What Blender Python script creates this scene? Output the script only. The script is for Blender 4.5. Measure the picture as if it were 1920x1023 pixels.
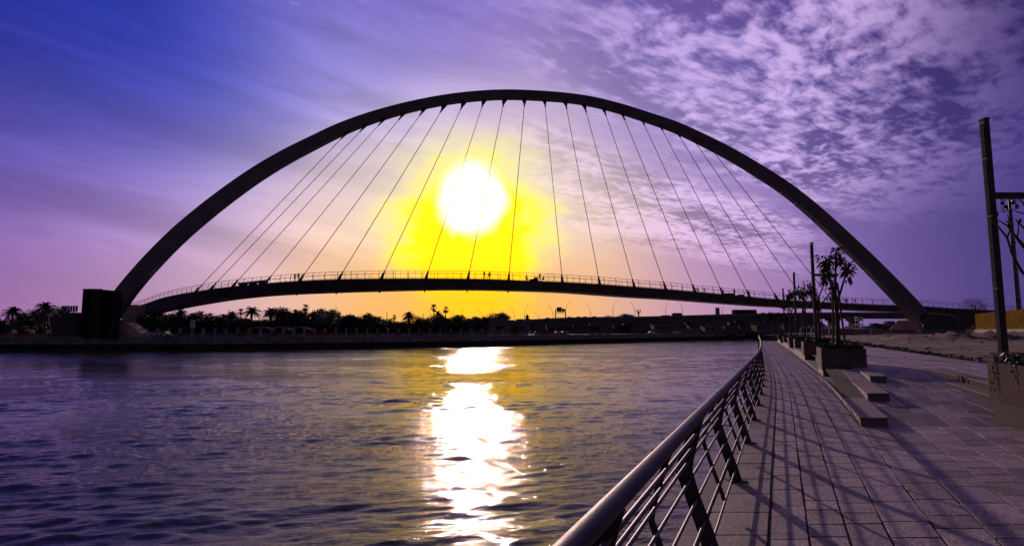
import bpy, bmesh, math, random
from mathutils import Vector, Matrix
sin, cos, PI, R = math.sin, math.cos, math.pi, math.radians
C = bpy.context.scene.collection
for o in list(bpy.data.objects): bpy.data.objects.remove(o)
# ------------------------------------------------------------------ camera
H = 1.65                                    # eye height over the promenade (z = 0)
WATER = -3.45
PITCH = R(5.71)
F = 1085.0                                  # focal length in photo pixels (1920 wide)
def ray(px, py):
    xc = (px-960)/F; yc = -(py-511.5)/F
    return Vector((xc, cos(PITCH)-yc*sin(PITCH), sin(PITCH)+yc*cos(PITCH)))
def P(px, py, D):
    d = ray(px, py); return Vector((0, 0, H)) + d*(D/d.y)
cd = bpy.data.cameras.new('camera'); cam = bpy.data.objects.new('camera', cd); C.objects.link(cam)
cam.location = (0, 0, H); cam.rotation_euler = (R(90)+PITCH, 0, 0)
cd.sensor_width = 36; cd.lens = 36*F/1920; cd.clip_start = .05; cd.clip_end = 9000
bpy.context.scene.camera = cam
sc = bpy.context.scene
sc.view_settings.view_transform = 'Standard'; sc.view_settings.look = 'None'
sc.view_settings.exposure = 0; sc.view_settings.gamma = 1
# ------------------------------------------------------------------ sun
SUN = ray(885, 372).normalized()
sl = bpy.data.lights.new('sun', 'SUN'); so = bpy.data.objects.new('sun', sl); C.objects.link(so)
sl.energy = 2.3; sl.angle = R(.6); sl.color = (1, .69, .60)
so.rotation_euler = SUN.to_track_quat('Z', 'Y').to_euler(); so.location = (0, 0, 60)
# ------------------------------------------------------------------ world
def lin(c): return tuple((v/255/12.92 if v <= 10 else ((v/255+.055)/1.055)**2.4) for v in c)
w = bpy.data.worlds.new('World'); sc.world = w; w.use_nodes = True
nt = w.node_tree; nt.nodes.clear(); N = nt.nodes; L = nt.links
def nd(t, **k):
    n = N.new(t)
    for a, b in k.items(): setattr(n, a, b)
    return n
def plug(n, i, v):
    if v is None: return
    if hasattr(v, 'is_output'): L.new(v, n.inputs[i])
    else: n.inputs[i].default_value = v
def M(op, a, b=None, c=None, cl=False):
    n = nd('ShaderNodeMath', operation=op, use_clamp=cl); plug(n, 0, a); plug(n, 1, b); plug(n, 2, c); return n.outputs[0]
def VM(op, a, b=None, s=None):
    n = nd('ShaderNodeVectorMath', operation=op); plug(n, 0, a); plug(n, 1, b)
    if s is not None: plug(n, 3, s)
    return n.outputs['Value'] if op in ('DOT_PRODUCT', 'LENGTH') else n.outputs[0]
def SM(v, a, b, lo=0., hi=1.):
    n = nd('ShaderNodeMapRange', interpolation_type='SMOOTHSTEP'); plug(n, 0, v); plug(n, 1, a); plug(n, 2, b); plug(n, 3, lo); plug(n, 4, hi); return n.outputs[0]
def MIX(f, a, b, bt='MIX'):
    n = nd('ShaderNodeMix', data_type='RGBA', blend_type=bt); plug(n, 0, f); plug(n, 6, a); plug(n, 7, b); return n.outputs[2]
def XYZ(x, y, z):
    n = nd('ShaderNodeCombineXYZ'); plug(n, 0, x); plug(n, 1, y); plug(n, 2, z); return n.outputs[0]
def NOISE(vec, scale, detail=4, rough=.5, dist=0.):
    n = nd('ShaderNodeTexNoise'); plug(n, 'Vector', vec); n.inputs['Scale'].default_value = scale
    n.inputs['Detail'].default_value = detail; n.inputs['Roughness'].default_value = rough; n.inputs['Distortion'].default_value = dist
    return n.outputs[0]
tc = nd('ShaderNodeTexCoord'); dirv = VM('NORMALIZE', tc.outputs['Generated'])
anch = [  # direction (photo pixel) -> sky colour there
 ((0, 20), (28, 32, 118)), ((250, 60), (26, 42, 146)), ((150, 220), (34, 54, 168)), ((420, 200), (54, 74, 190)), ((300, 130), (36, 54, 166)), ((650, 40), (96, 84, 172)),
 ((620, 170), (128, 122, 205)), ((880, 60), (108, 92, 182)), ((0, 380), (66, 64, 158)), ((150, 350), (88, 88, 178)), ((300, 350), (100, 102, 204)), ((20, 560), (168, 106, 158)), ((200, 560), (196, 140, 168)), ((170, 480), (162, 120, 178)),
 ((330, 480), (206, 168, 190)), ((480, 420), (200, 188, 220)), ((480, 560), (246, 190, 162)), ((700, 260), (196, 182, 222)), ((640, 460), (248, 208, 160)),
 ((690, 580), (255, 174, 88)), ((1000, 245), (232, 208, 214)), ((880, 590), (255, 178, 40)), ((1020, 540), (252, 186, 105)), ((1130, 430), (228, 198, 196)),
 ((1150, 570), (228, 166, 140)), ((1000, 120), (140, 120, 205)), ((1150, 200), (150, 132, 212)), ((1300, 440), (190, 164, 205)), ((1330, 570), (205, 146, 170)), ((1300, 300), (158, 140, 205)),
 ((1200, 50), (112, 88, 178)), ((1450, 250), (122, 108, 190)), ((1450, 480), (150, 120, 190)), ((1500, 575), (165, 122, 178)), ((1600, 420), (100, 88, 165)),
 ((1500, 60), (92, 70, 160)), ((1700, 200), (76, 60, 140)), ((1700, 540), (88, 74, 140)), ((1900, 40), (40, 30, 84)), ((1900, 400), (58, 48, 116)), ((1900, 570), (78, 62, 120)),
]
pts = [(ray(*p).normalized(), lin(c)) for p, c in anch]
for az, el, c in [(-75, 10, (70, 52, 110)), (-70, 45, (24, 25, 62)), (75, 12, (46, 38, 78)), (70, 45, (24, 20, 52)), (0, 62, (42, 40, 80)), (0, 90, (28, 28, 50)),
                  (180, 60, (18, 18, 46)), (120, 15, (19, 17, 34)), (-120, 15, (20, 18, 38)), (180, 12, (15, 14, 28)), (150, 35, (16, 15, 34)), (-150, 35, (16, 15, 36)), (110, 50, (22, 20, 52)), (-110, 50, (22, 22, 60)),
                  (-160, -20, (14, 13, 20)), (160, -20, (14, 13, 20)), (0, -60, (14, 13, 20)), (80, -30, (14, 13, 20)), (-80, -30, (14, 13, 20))]:
    pts.append((Vector((sin(R(az))*cos(R(el)), cos(R(az))*cos(R(el)), sin(R(el)))), lin(c)))
acc = None; wsum = None; KK = 95.
for v, c in pts:
    d = VM('DOT_PRODUCT', dirv, tuple(v)); e = M('EXPONENT', M('MULTIPLY_ADD', d, KK, -KK))
    n = nd('ShaderNodeVectorMath', operation='MULTIPLY_ADD'); plug(n, 0, tuple(c)); plug(n, 1, XYZ(e, e, e)); plug(n, 2, acc if acc else (0, 0, 0)); acc = n.outputs[0]
    wsum = M('ADD', e, wsum) if wsum else e
base = VM('SCALE', acc, None, M('DIVIDE', 1., M('MAXIMUM', wsum, 1e-30)))
# cloud plane coordinates
sx = nd('ShaderNodeSeparateXYZ'); L.new(dirv, sx.inputs[0]); X, Y, Z = sx.outputs
zz = M('MAXIMUM', M('ADD', Z, .02), .03)
qx = M('DIVIDE', X, zz); qy = M('DIVIDE', Y, zz)
sdir = M('SUBTRACT', qx, qy); tdir = M('ADD', qx, qy)
warp = M('MULTIPLY_ADD', NOISE(XYZ(M('MULTIPLY', tdir, .5), M('MULTIPLY', sdir, 1.), 0.), 1.1, 4, .55), 1.3, -.65)
s2 = M('ADD', sdir, warp)
fade = MIX(SM(X, .36, .52), SM(Z, .03, .17), SM(Z, .12, .27))
m1 = M('MULTIPLY', SM(s2, -2.2, -1.75), SM(X, -.12, .25))
m2 = M('MULTIPLY', M('MULTIPLY', SM(s2, -5.2, -4.0), SM(s2, -2.1, -2.6)), SM(qx, -.25, .35))
mask = M('MULTIPLY', M('MULTIPLY', M('MAXIMUM', m1, m2), fade), SM(X, .9, .55, .45, 1.))
wv = NOISE(XYZ(qx, qy, 3.), 2.2, 3, .5)
cv = XYZ(M('MULTIPLY_ADD', wv, .35, M('MULTIPLY', tdir, .36)), M('MULTIPLY_ADD', wv, .35, M('MULTIPLY', sdir, .9)), 0.)
fine = NOISE(cv, 5.0, 5, .6, .25); big = NOISE(XYZ(M('MULTIPLY', tdir, .35), sdir, 7.), 1.5, 5, .6, .3)
vn = nd('ShaderNodeTexVoronoi', feature='SMOOTH_F1'); plug(vn, 'Vector', XYZ(M('ADD', M('MULTIPLY', qx, 1.1), M('MULTIPLY', wv, .25)), M('ADD', M('MULTIPLY', qy, .85), M('MULTIPLY', fine, .25)), 0.)); vn.inputs['Scale'].default_value = 11.; vn.inputs['Smoothness'].default_value = .8
n17 = NOISE(XYZ(qx, qy, 9.), 17., 5, .62, 0.)
mott = M('ADD', M('MULTIPLY', M('SUBTRACT', 1.0, vn.outputs['Distance']), .42), M('MULTIPLY', n17, .42))
cst = XYZ(M('MULTIPLY_ADD', wv, .22, M('MULTIPLY', tdir, .42)), M('MULTIPLY_ADD', wv, .22, M('MULTIPLY', sdir, 1.05)), 4.)
strk = NOISE(cst, 11.5, 5, .60, .0)
dens = M('ADD', M('ADD', M('MULTIPLY', strk, .62), M('MULTIPLY', mott, .46)), M('ADD', M('MULTIPLY', fine, .30), M('MULTIPLY_ADD', big, .95, -.27)))
cl = M('MULTIPLY', SM(dens, .70, 1.02), mask)
far = SM(M('SUBTRACT', X, 0.), .44, .72)              # the cloud sheet greys out to the right
bright = M('ADD', M('MULTIPLY_ADD', far, -.50, .92), M('MULTIPLY', M('MULTIPLY', SM(X, .2, .4), SM(X, .62, .45)), .35))
cc = MIX(.62, VM('SCALE', base, None, 1.9), lin((232, 200, 236)) + (1,))
cc = MIX(far, cc, VM('SCALE', base, None, 1.55))
base1 = VM('SCALE', base, None, M('MULTIPLY_ADD', M('MULTIPLY', mask, SM(dens, .98, .66)), -.30, 1.))
col = MIX(M('MULTIPLY', cl, M('MULTIPLY', bright, .82)), base1, cc)
# thin high wisps on the left, and the small cloud bar by the sun
wis = NOISE(XYZ(M('MULTIPLY', X, 1.1), M('ADD', M('MULTIPLY', Z, 5.5), M('MULTIPLY', X, .9)), 2.), 2.3, 6, .58, .7)
lm = M('MULTIPLY', SM(X, .1, -.15), SM(Z, .04, .14))
col = VM('SCALE', col, None, M('ADD', 1., M('MULTIPLY', M('MULTIPLY_ADD', SM(wis, .32, .72), .42, -.10), lm)))
bar = NOISE(XYZ(M('MULTIPLY', X, 3.), M('MULTIPLY', Z, 15.), 5.), 2.2, 6, .6, .5)
bm_ = M('MULTIPLY', M('MULTIPLY', SM(Z, .17, .21), SM(Z, .29, .24)), M('MULTIPLY', SM(X, -.30, -.20), SM(X, -.08, -.13)))
col = MIX(M('MULTIPLY', M('MULTIPLY', SM(bar, .46, .6), bm_), .55), col, lin((176, 140, 150)) + (1,))
tl = M('MULTIPLY', M('MULTIPLY', SM(NOISE(XYZ(M('MULTIPLY', qx, 1.), qy, 1.), 9, 5, .6), .55, .7), SM(Z, .46, .5)), M('MULTIPLY', SM(X, -.42, -.3), SM(X, .0, -.12)))
col = MIX(M('MULTIPLY', tl, .35), col, lin((190, 170, 225)) + (1,))
# glare round the sun: pale, then saturated yellow sinking below it, then the blown-out core
edge = NOISE(XYZ(X, Y, M('MULTIPLY', Z, 1.8)), 9, 5, .62); e2 = NOISE(dirv, 38, 4, .65)
sxn, syn, szn = SUN
dx = M('SUBTRACT', X, sxn); dz = M('SUBTRACT', Z, szn)
def ell(ox, oz, rx, rz): 
    a = M('DIVIDE', M('SUBTRACT', dx, ox), rx); b = M('DIVIDE', M('SUBTRACT', dz, oz), rz)
    return M('SQRT', M('ADD', M('MULTIPLY', a, a), M('MULTIPLY', b, b)))
wob = M('MULTIPLY_ADD', edge, .7, -.35); wob2 = M('MULTIPLY_ADD', e2, .5, -.25)
front = SM(Y, .2, .5)
g0 = M('MULTIPLY', SM(M('ADD', ell(.005, -.075, .29, .235), M('MULTIPLY', wob, .4)), 1.3, .15), front)
col = MIX(M('MULTIPLY', g0, .82), col, MIX(SM(Z, .20, .06), (1.0, .84, .66, 1), (1.0, .56, .16, 1)))
g4 = M('MULTIPLY', SM(M('ADD', ell(.005, -.20, .24, .085), M('MULTIPLY', wob, .5)), 1.2, .2), front)
col = MIX(M('MULTIPLY', g4, .75), col, (1.0, .50, .10, 1))
g1 = M('MULTIPLY', SM(M('ADD', ell(.0, -.035, .150, .135), M('MULTIPLY', wob, 1.2)), 1.3, .45), front)
col = MIX(M('MULTIPLY', g1, .92), col, (1.05, .97, .30, 1))
g2 = M('MULTIPLY', SM(M('ADD', ell(.0, -.085, .138, .135), M('MULTIPLY', M('ADD', wob, M('MULTIPLY', wob2, .4)), 1.6)), 1.25, .6), front)
col = MIX(g2, col, MIX(SM(Z, .14, .04), (1.9, 1.02, .0, 1), (1.5, .66, .01, 1)))
g3 = M('MULTIPLY', SM(M('ADD', ell(.0, -.002, .056, .060), M('ADD', M('MULTIPLY', wob, .9), M('MULTIPLY', wob2, .5))), 1.22, .66), front)
col = MIX(g3, col, (2.7, 2.3, 1.45, 1))
sky = nd('ShaderNodeTexSky', sky_type='NISHITA', sun_disc=False)
sky.sun_elevation = math.asin(SUN.z); sky.sun_rotation = math.atan2(SUN.x, SUN.y); sky.dust_density = 4
tot = VM('MULTIPLY_ADD', sky.outputs[0], (.0002, .0002, .0003))
tn = tot.node; L.new(col, tn.inputs[2])
bg = nd('ShaderNodeBackground'); L.new(tot, bg.inputs[0]); bg.inputs[1].default_value = 1.
wo = nd('ShaderNodeOutputWorld'); L.new(bg.outputs[0], wo.inputs[0])
# ------------------------------------------------------------------ materials
def mat(name, c, rough=.7, metal=0., vary=.25, scale=3., bump=.0, bscale=30., spec=.5, c2=None, attr=None, coord='Object'):
    global N, L
    m = bpy.data.materials.new(name); m.use_nodes = True; t = m.node_tree; N, L = t.nodes, t.links
    b = N['Principled BSDF']; tcx = nd('ShaderNodeTexCoord')
    b.inputs['Roughness'].default_value = rough; b.inputs['Metallic'].default_value = metal; b.inputs['Specular IOR Level'].default_value = spec
    n = NOISE(tcx.outputs[coord], scale, 6, .6)
    cb = c2 or tuple(v*(1-vary*1.6) for v in c); ca = tuple(min(1, v*(1+vary)) for v in c) if not c2 else c
    col = MIX(SM(n, .3, .7), cb + (1,), ca + (1,))
    if attr:
        a = nd('ShaderNodeAttribute', attribute_name=attr)
        col = MIX(1., col, a.outputs['Color'], 'MULTIPLY')
    L.new(col, b.inputs['Base Color'])
    if bump:
        bn = nd('ShaderNodeBump'); bn.inputs['Strength'].default_value = bump; bn.inputs['Distance'].default_value = .02
        L.new(NOISE(tcx.outputs[coord], bscale, 5, .65), bn.inputs['Height']); L.new(bn.outputs[0], b.inputs['Normal'])
        rr = M('MULTIPLY_ADD', n, .25, rough-.12); L.new(rr, b.inputs['Roughness'])
    return m
MT = {}
MT['arch'] = mat('arch_paint', (.15, .14, .19), .45, .0, .12, .3, .05, 4)
MT['deckm'] = mat('deck_steel', (.055, .05, .06), .6, .0, .2, .3, .05, 6)
MT['soffit'] = mat('soffit_panel', (.34, .31, .32), .55, .0, .12, .3)
MT['cable'] = mat('cable_steel', (.05, .05, .055), .6)
MT['rail'] = mat('bridge_rail_steel', (.12, .12, .13), .5)
MT['tube'] = mat('brushed_steel', (.07, .065, .085), .52, .4, .3, 7, .2, 90, spec=.3)
MT['bar'] = mat('rail_bar_steel', (.09, .085, .11), .48, .5, .2, 9, .1, 90)
MT['post'] = mat('dark_painted_steel', (.035, .035, .04), .55, .2, .3, 6, .15, 60)
MT['conc'] = mat('concrete', (.30, .27, .25), .85, 0, .18, 1.2, .3, 14)
MT['planter'] = mat('planter_render', (.15, .122, .115), .9, 0, .25, 1.6, .3, 40, spec=.15)
MT['planter_d'] = mat('darker_planter_render', (.065, .046, .042), .95, 0, .15, 2.5, .25, 40, spec=.08)  # planter render in a darker brown, for the big right planter
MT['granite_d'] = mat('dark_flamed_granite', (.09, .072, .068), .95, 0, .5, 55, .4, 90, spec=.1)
MT['granite_m'] = mat('mid_flamed_granite', (.17, .14, .145), .85, 0, .4, 40, .4, 90, spec=.2)  # granite tone between the other two, for the right flight's treads
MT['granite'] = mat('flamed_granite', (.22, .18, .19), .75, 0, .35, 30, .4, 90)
MT['quay'] = mat('quay_concrete', (.18, .18, .21), .85, 0, .25, .6, .2, 5)
MT['wet'] = mat('tide_stained_concrete', (.018, .018, .02), .75, 0, .3, .6)
MT['soil'] = mat('bare_sandy_soil', (.115, .068, .055), .95, 0, .6, .35, .9, 3.5)
MT['gravel'] = mat('gravel', (.045, .04, .04), .95, 0, .5, 9)
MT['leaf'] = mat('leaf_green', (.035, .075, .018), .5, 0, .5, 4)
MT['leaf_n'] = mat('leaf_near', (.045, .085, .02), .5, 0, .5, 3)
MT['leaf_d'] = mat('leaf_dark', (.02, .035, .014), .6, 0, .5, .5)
MT['bark'] = mat('bark', (.075, .058, .045), .9, 0, .35, 9, .4, 40)
MT['glass'] = mat('smoked_glass', (.004, .006, .008), .32, 0, .2, 1, spec=.25)
MT['black'] = mat('black_cladding', (.008, .008, .01), .6, 0, .2, 1, spec=.2)
MT['bglass'] = mat('blue_tinted_glass', (.10, .16, .26), .2, 0, .2, 2)
MT['white'] = mat('white_paint', (.62, .62, .66), .6, 0, .1, 2)
MT['pillar'] = mat('weathered_pillar', (.26, .25, .30), .85, 0, .15, 2)
MT['cream'] = mat('pale_render', (.13, .12, .14), .85, 0, .15, .4)
MT['red'] = mat('red_plastic', (.28, .025, .03), .55, 0, .2, 2)
MT['pink'] = mat('faded_pink_plastic', (.24, .11, .13), .6, 0, .15, 2)
MT['magenta'] = mat('magenta_banner', (.45, .02, .16), .6, 0, .15, 4)
MT['blue'] = mat('blue_cover', (.08, .12, .28), .6, 0, .2, 1)
MT['yellow'] = mat('yellow_sheet', (.55, .36, .03), .85, 0, .18, 1.3, c2=(.38, .23, .015), spec=.1)
MT['tan'] = mat('tan_cloth', (.46, .36, .32), .9, 0, .15, .5, .3, 2)
MT['road'] = mat('viaduct_concrete', (.10, .095, .12), .9, 0, .15, .15)
MT['asph'] = mat('asphalt', (.05, .05, .055), .9, 0, .2, .3)
MT['car'] = mat('car_paint', (.05, .05, .06), .7, 0, .1, 1)
MT['sign'] = mat('sign_face', (.02, .05, .10), .5, 0, .1, 1)
MT['tyre'] = mat('tyre', (.02, .02, .02), .9)
def clothes(name, trouser, shirt, skin=(.22, .12, .08)):
    global N, L
    m = bpy.data.materials.new(name); m.use_nodes = True; t = m.node_tree; N, L = t.nodes, t.links
    b = N['Principled BSDF']; b.inputs['Roughness'].default_value = .9
    tcx = nd('ShaderNodeTexCoord'); s = nd('ShaderNodeSeparateXYZ'); L.new(tcx.outputs['Object'], s.inputs[0])
    c = MIX(M('GREATER_THAN', s.outputs[2], .92), trouser + (1,), shirt + (1,)); c = MIX(M('GREATER_THAN', s.outputs[2], 1.47), c, skin + (1,))
    L.new(c, b.inputs['Base Color']); return m
MT['p1'] = clothes('dark_clothes', (.02, .02, .03), (.03, .03, .045)); MT['p2'] = clothes('grey_clothes', (.03, .03, .05), (.12, .11, .13)); MT['hair'] = mat('hair', (.01, .008, .007), .6)
def paver_mat():
    global N, L
    m = bpy.data.materials.new('granite_pavers'); m.use_nodes = True; t = m.node_tree; N, L = t.nodes, t.links
    b = N['Principled BSDF']; tcx = nd('ShaderNodeTexCoord'); g = tcx.outputs['Object']
    a = nd('ShaderNodeAttribute', attribute_name='tone')
    sp = NOISE(g, 34, 4, .75); st = NOISE(g, 1.1, 5, .65, .5); st2 = NOISE(g, 7., 5, .7)
    c = MIX(SM(sp, .52, .66), (.31, .235, .275, 1), (.78, .65, .74, 1))
    c = MIX(SM(sp, .46, .37), c, (.045, .032, .042, 1))
    md = NOISE(g, 9., 5, .7); c = MIX(SM(md, .60, .72), c, (.07, .055, .06, 1)); c = MIX(M('MULTIPLY', SM(md, .42, .30), .5), c, (.45, .38, .40, 1))
    c = MIX(M('MULTIPLY', SM(st, .48, .66), .62), c, (.13, .10, .09, 1))
    c = MIX(M('MULTIPLY', SM(st2, .5, .68), .5), c, (.11, .09, .08, 1))
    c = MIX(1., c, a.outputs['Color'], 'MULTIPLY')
    L.new(c, b.inputs['Base Color'])
    L.new(M('MULTIPLY_ADD', st, .35, .42), b.inputs['Roughness'])
    bn = nd('ShaderNodeBump'); bn.inputs['Strength'].default_value = .8; bn.inputs['Distance'].default_value = .012
    L.new(M('ADD', NOISE(g, 70, 4, .7), M('MULTIPLY', st2, .8)), bn.inputs['Height']); L.new(bn.outputs[0], b.inputs['Normal'])
    return m
MT['paver'] = paver_mat()
MT['joint'] = mat('sand_joint', (.022, .018, .02), .95, 0, .3, 12)
def water_mat():
    global N, L
    m = bpy.data.materials.new('canal_water'); m.use_nodes = True; t = m.node_tree; N, L = t.nodes, t.links
    b = N['Principled BSDF']; g = nd('ShaderNodeNewGeometry').outputs['Position']
    b.inputs['Base Color'].default_value = (.075, .068, .042, 1); b.inputs['Roughness'].default_value = .09; b.inputs['IOR'].default_value = 1.33
    s = nd('ShaderNodeSeparateXYZ'); L.new(g, s.inputs[0]); x, y = s.outputs[0], s.outputs[1]
    r = VM('LENGTH', XYZ(x, y, 0.))
    def rot(an, kx, ky, z=0.):
        ca, sa = cos(R(an)), sin(R(an))
        u = M('ADD', M('MULTIPLY', x, ca), M('MULTIPLY', y, sa)); v = M('SUBTRACT', M('MULTIPLY', y, ca), M('MULTIPLY', x, sa))
        return XYZ(M('MULTIPLY', u, kx), M('MULTIPLY', v, ky), z)
    swell = NOISE(rot(14, .34, 1.), .36, 3, .5, .5)
    w1 = NOISE(rot(-9, .22, 1.2, 1.), 1.15, 4, .58, .9)
    w2 = NOISE(rot(12, .30, 1.15, 4.), 3.9, 5, .62, .7)
    gust = NOISE(XYZ(M('MULTIPLY', x, .35), y, 8.), .055, 4, .6, .8)
    gf = SM(gust, .38, .66, .35, 1.3)
    farf = nd('ShaderNodeMapRange'); plug(farf, 0, r); plug(farf, 1, 35.); plug(farf, 2, 160.); plug(farf, 3, .0); plug(farf, 4, 1.); farf = farf.outputs[0]
    hgt = M('ADD', M('MULTIPLY', M('MULTIPLY', w1, .30), M('MULTIPLY', gf, farf)), M('MULTIPLY', M('MULTIPLY', w2, .065), gf))
    bn = nd('ShaderNodeBump'); bn.inputs['Distance'].default_value = 1.; L.new(hgt, bn.inputs['Height'])
    k = nd('ShaderNodeMapRange'); plug(k, 0, r); plug(k, 1, 15.); plug(k, 2, 260.); plug(k, 3, .8); plug(k, 4, .34); L.new(k.outputs[0], bn.inputs['Strength'])
    L.new(bn.outputs[0], b.inputs['Normal'])
    rr = nd('ShaderNodeMapRange'); plug(rr, 0, r); plug(rr, 1, 15.); plug(rr, 2, 200.); plug(rr, 3, .025); plug(rr, 4, .07); L.new(rr.outputs[0], b.inputs['Roughness'])
    return m
MT['water'] = water_mat()
# ------------------------------------------------------------------ mesh builder
ORG = {}
class MB:
    def __init__(s): s.v = []; s.f = []; s.col = []
    def quad(s, a, b, c, d, tone=None):
        i = len(s.v); s.v += [tuple(a), tuple(b), tuple(c), tuple(d)]; s.f.append((i, i+1, i+2, i+3)); s.col.append(tone or 1.)
        return s
    def tri(s, a, b, c):
        i = len(s.v); s.v += [tuple(a), tuple(b), tuple(c)]; s.f.append((i, i+1, i+2)); s.col.append(1.)
    def hexa(s, p, tone=None):          # 8 points: bottom 4, top 4
        i = len(s.v); s.v += [tuple(q) for q in p]
        for f in ((0, 3, 2, 1), (4, 5, 6, 7), (0, 1, 5, 4), (1, 2, 6, 5), (2, 3, 7, 6), (3, 0, 4, 7)):
            s.f.append(tuple(i+k for k in f)); s.col.append(tone or 1.)
        return s
    def box(s, c, d, rz=0., taper=1., tone=None):   # centre, full size
        ca, sa = cos(rz), sin(rz); p = []
        for z, k in ((-.5, 1.), (.5, taper)):
            for x, y in ((-.5, -.5), (.5, -.5), (.5, .5), (-.5, .5)):
                X_, Y_ = x*d[0]*k, y*d[1]*k
                p.append((c[0]+X_*ca-Y_*sa, c[1]+X_*sa+Y_*ca, c[2]+z*d[2]))
        return s.hexa(p, tone)
    def tube(s, pts, r, n=8, cap=True):
        pts = [Vector(p) for p in pts]; rs = r if isinstance(r, (list, tuple)) else [r]*len(pts); i0 = len(s.v)
        up = None
        for k, p in enumerate(pts):
            t = (pts[min(k+1, len(pts)-1)]-pts[max(k-1, 0)]).normalized()
            if up is None: up = Vector((0, 0, 1)) if abs(t.z) < .9 else Vector((1, 0, 0))
            a = t.cross(up).normalized(); b = a.cross(t).normalized(); up = b
            for j in range(n):
                q = 2*PI*j/n; s.v.append(tuple(p+a*cos(q)*rs[k]+b*sin(q)*rs[k]))
        for k in range(len(pts)-1):
            for j in range(n):
                a = i0+k*n+j; b = i0+k*n+(j+1) % n; s.f.append((a, b, b+n, a+n)); s.col.append(1.)
        if cap:
            s.f.append(tuple(i0+j for j in range(n))[::-1]); s.f.append(tuple(i0+(len(pts)-1)*n+j for j in range(n))); s.col += [1., 1.]
        return s
    def sweep(s, rings, closed=True, cap=True):     # rings: list of lists of points, same count
        i0 = len(s.v); n = len(rings[0])
        for r in rings: s.v += [tuple(p) for p in r]
        for k in range(len(rings)-1):
            for j in range(n if closed else n-1):
                a = i0+k*n+j; b = i0+k*n+(j+1) % n; s.f.append((a, b, b+n, a+n)); s.col.append(1.)
        if cap and closed:
            s.f.append(tuple(i0+j for j in range(n))[::-1]); s.f.append(tuple(i0+(len(rings)-1)*n+j for j in range(n))); s.col += [1., 1.]
        return s
    def prism(s, poly, h0, h1):
        return s.sweep([[(x, y, h0) for x, y in poly], [(x, y, h1) for x, y in poly]])
    def build(s, name, m, parent=None, smooth=False, tone=False):
        o_ = ORG.get(parent.name, Vector((0, 0, 0))) if parent else Vector((0, 0, 0))
        me = bpy.data.meshes.new(name); me.from_pydata([tuple(Vector(v)-o_) for v in s.v], [], s.f)
        me.validate(); bm = bmesh.new(); bm.from_mesh(me); bmesh.ops.recalc_face_normals(bm, faces=bm.faces) if not tone else None; bm.to_mesh(me); bm.free()
        me.materials.append(MT[m] if isinstance(m, str) else m)
        if tone:
            ca = me.color_attributes.new('tone', 'FLOAT_COLOR', 'CORNER')
            for p in me.polygons:
                t = s.col[p.index]; t = t if isinstance(t, tuple) else (t, t, t)
                for li in p.loop_indices: ca.data[li].color = t + (1,)
        if smooth:
            for p in me.polygons: p.use_smooth = True
        o = bpy.data.objects.new(name, me); C.objects.link(o)
        if parent: o.parent = parent; ORG[o.name] = o_
        return o
def tag(o, label=None, cat=None, group=None, kind=None):
    if label: o['label'] = label
    if cat: o['category'] = cat
    if group: o['group'] = group
    if kind: o['kind'] = kind
    return o
def thing(name, label, cat, loc=(0, 0, 0), group=None):
    o = bpy.data.objects.new(name, None); C.objects.link(o); o.location = loc; o.empty_display_size = .3
    ORG[o.name] = Vector(loc); return tag(o, label, cat, group)
def struct(name, mb, m, **k): return tag(mb.build(name, m, **k), kind='structure')
def dup(root, loc, rz=0., sc_=1., label=None, group=None):
    r = root.copy(); C.objects.link(r); r.location = loc; r.rotation_euler = (0, 0, rz); r.scale = (sc_,)*3 if not isinstance(sc_, tuple) else sc_
    if label: r['label'] = label
    if group: r['group'] = group
    for ch in root.children:
        c = ch.copy(); C.objects.link(c); c.parent = r
        for g in ch.children:
            d = g.copy(); C.objects.link(d); d.parent = c
    return r
def interp(tab, x):
    if x <= tab[0][0]: a, b = tab[0], tab[1]
    elif x >= tab[-1][0]: a, b = tab[-2], tab[-1]
    else:
        for a, b in zip(tab, tab[1:]):
            if a[0] <= x <= b[0]: break
    t = (x-a[0])/(b[0]-a[0]); return a[1]+(b[1]-a[1])*t
def sinterp(tab, x):                     # smooth (Catmull-Rom) version inside the table
    n = len(tab)
    if x <= tab[0][0] or x >= tab[-1][0]: return interp(tab, x)
    for i in range(n-1):
        if tab[i][0] <= x <= tab[i+1][0]: break
    x0, y0 = tab[i]; x1, y1 = tab[i+1]; h = x1-x0; t = (x-x0)/h
    d0 = (y1-tab[i-1][1])/(x1-tab[i-1][0]) if i else (y1-y0)/h
    d1 = (tab[i+2][1]-y0)/(tab[i+2][0]-x0) if i < n-2 else (y1-y0)/h
    return (2*t**3-3*t*t+1)*y0+(t**3-2*t*t+t)*h*d0+(-2*t**3+3*t*t)*y1+(t**3-t*t)*h*d1
ORD = 'first second third fourth fifth sixth seventh eighth ninth tenth eleventh twelfth thirteenth fourteenth fifteenth sixteenth seventeenth eighteenth nineteenth twentieth'.split()
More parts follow.
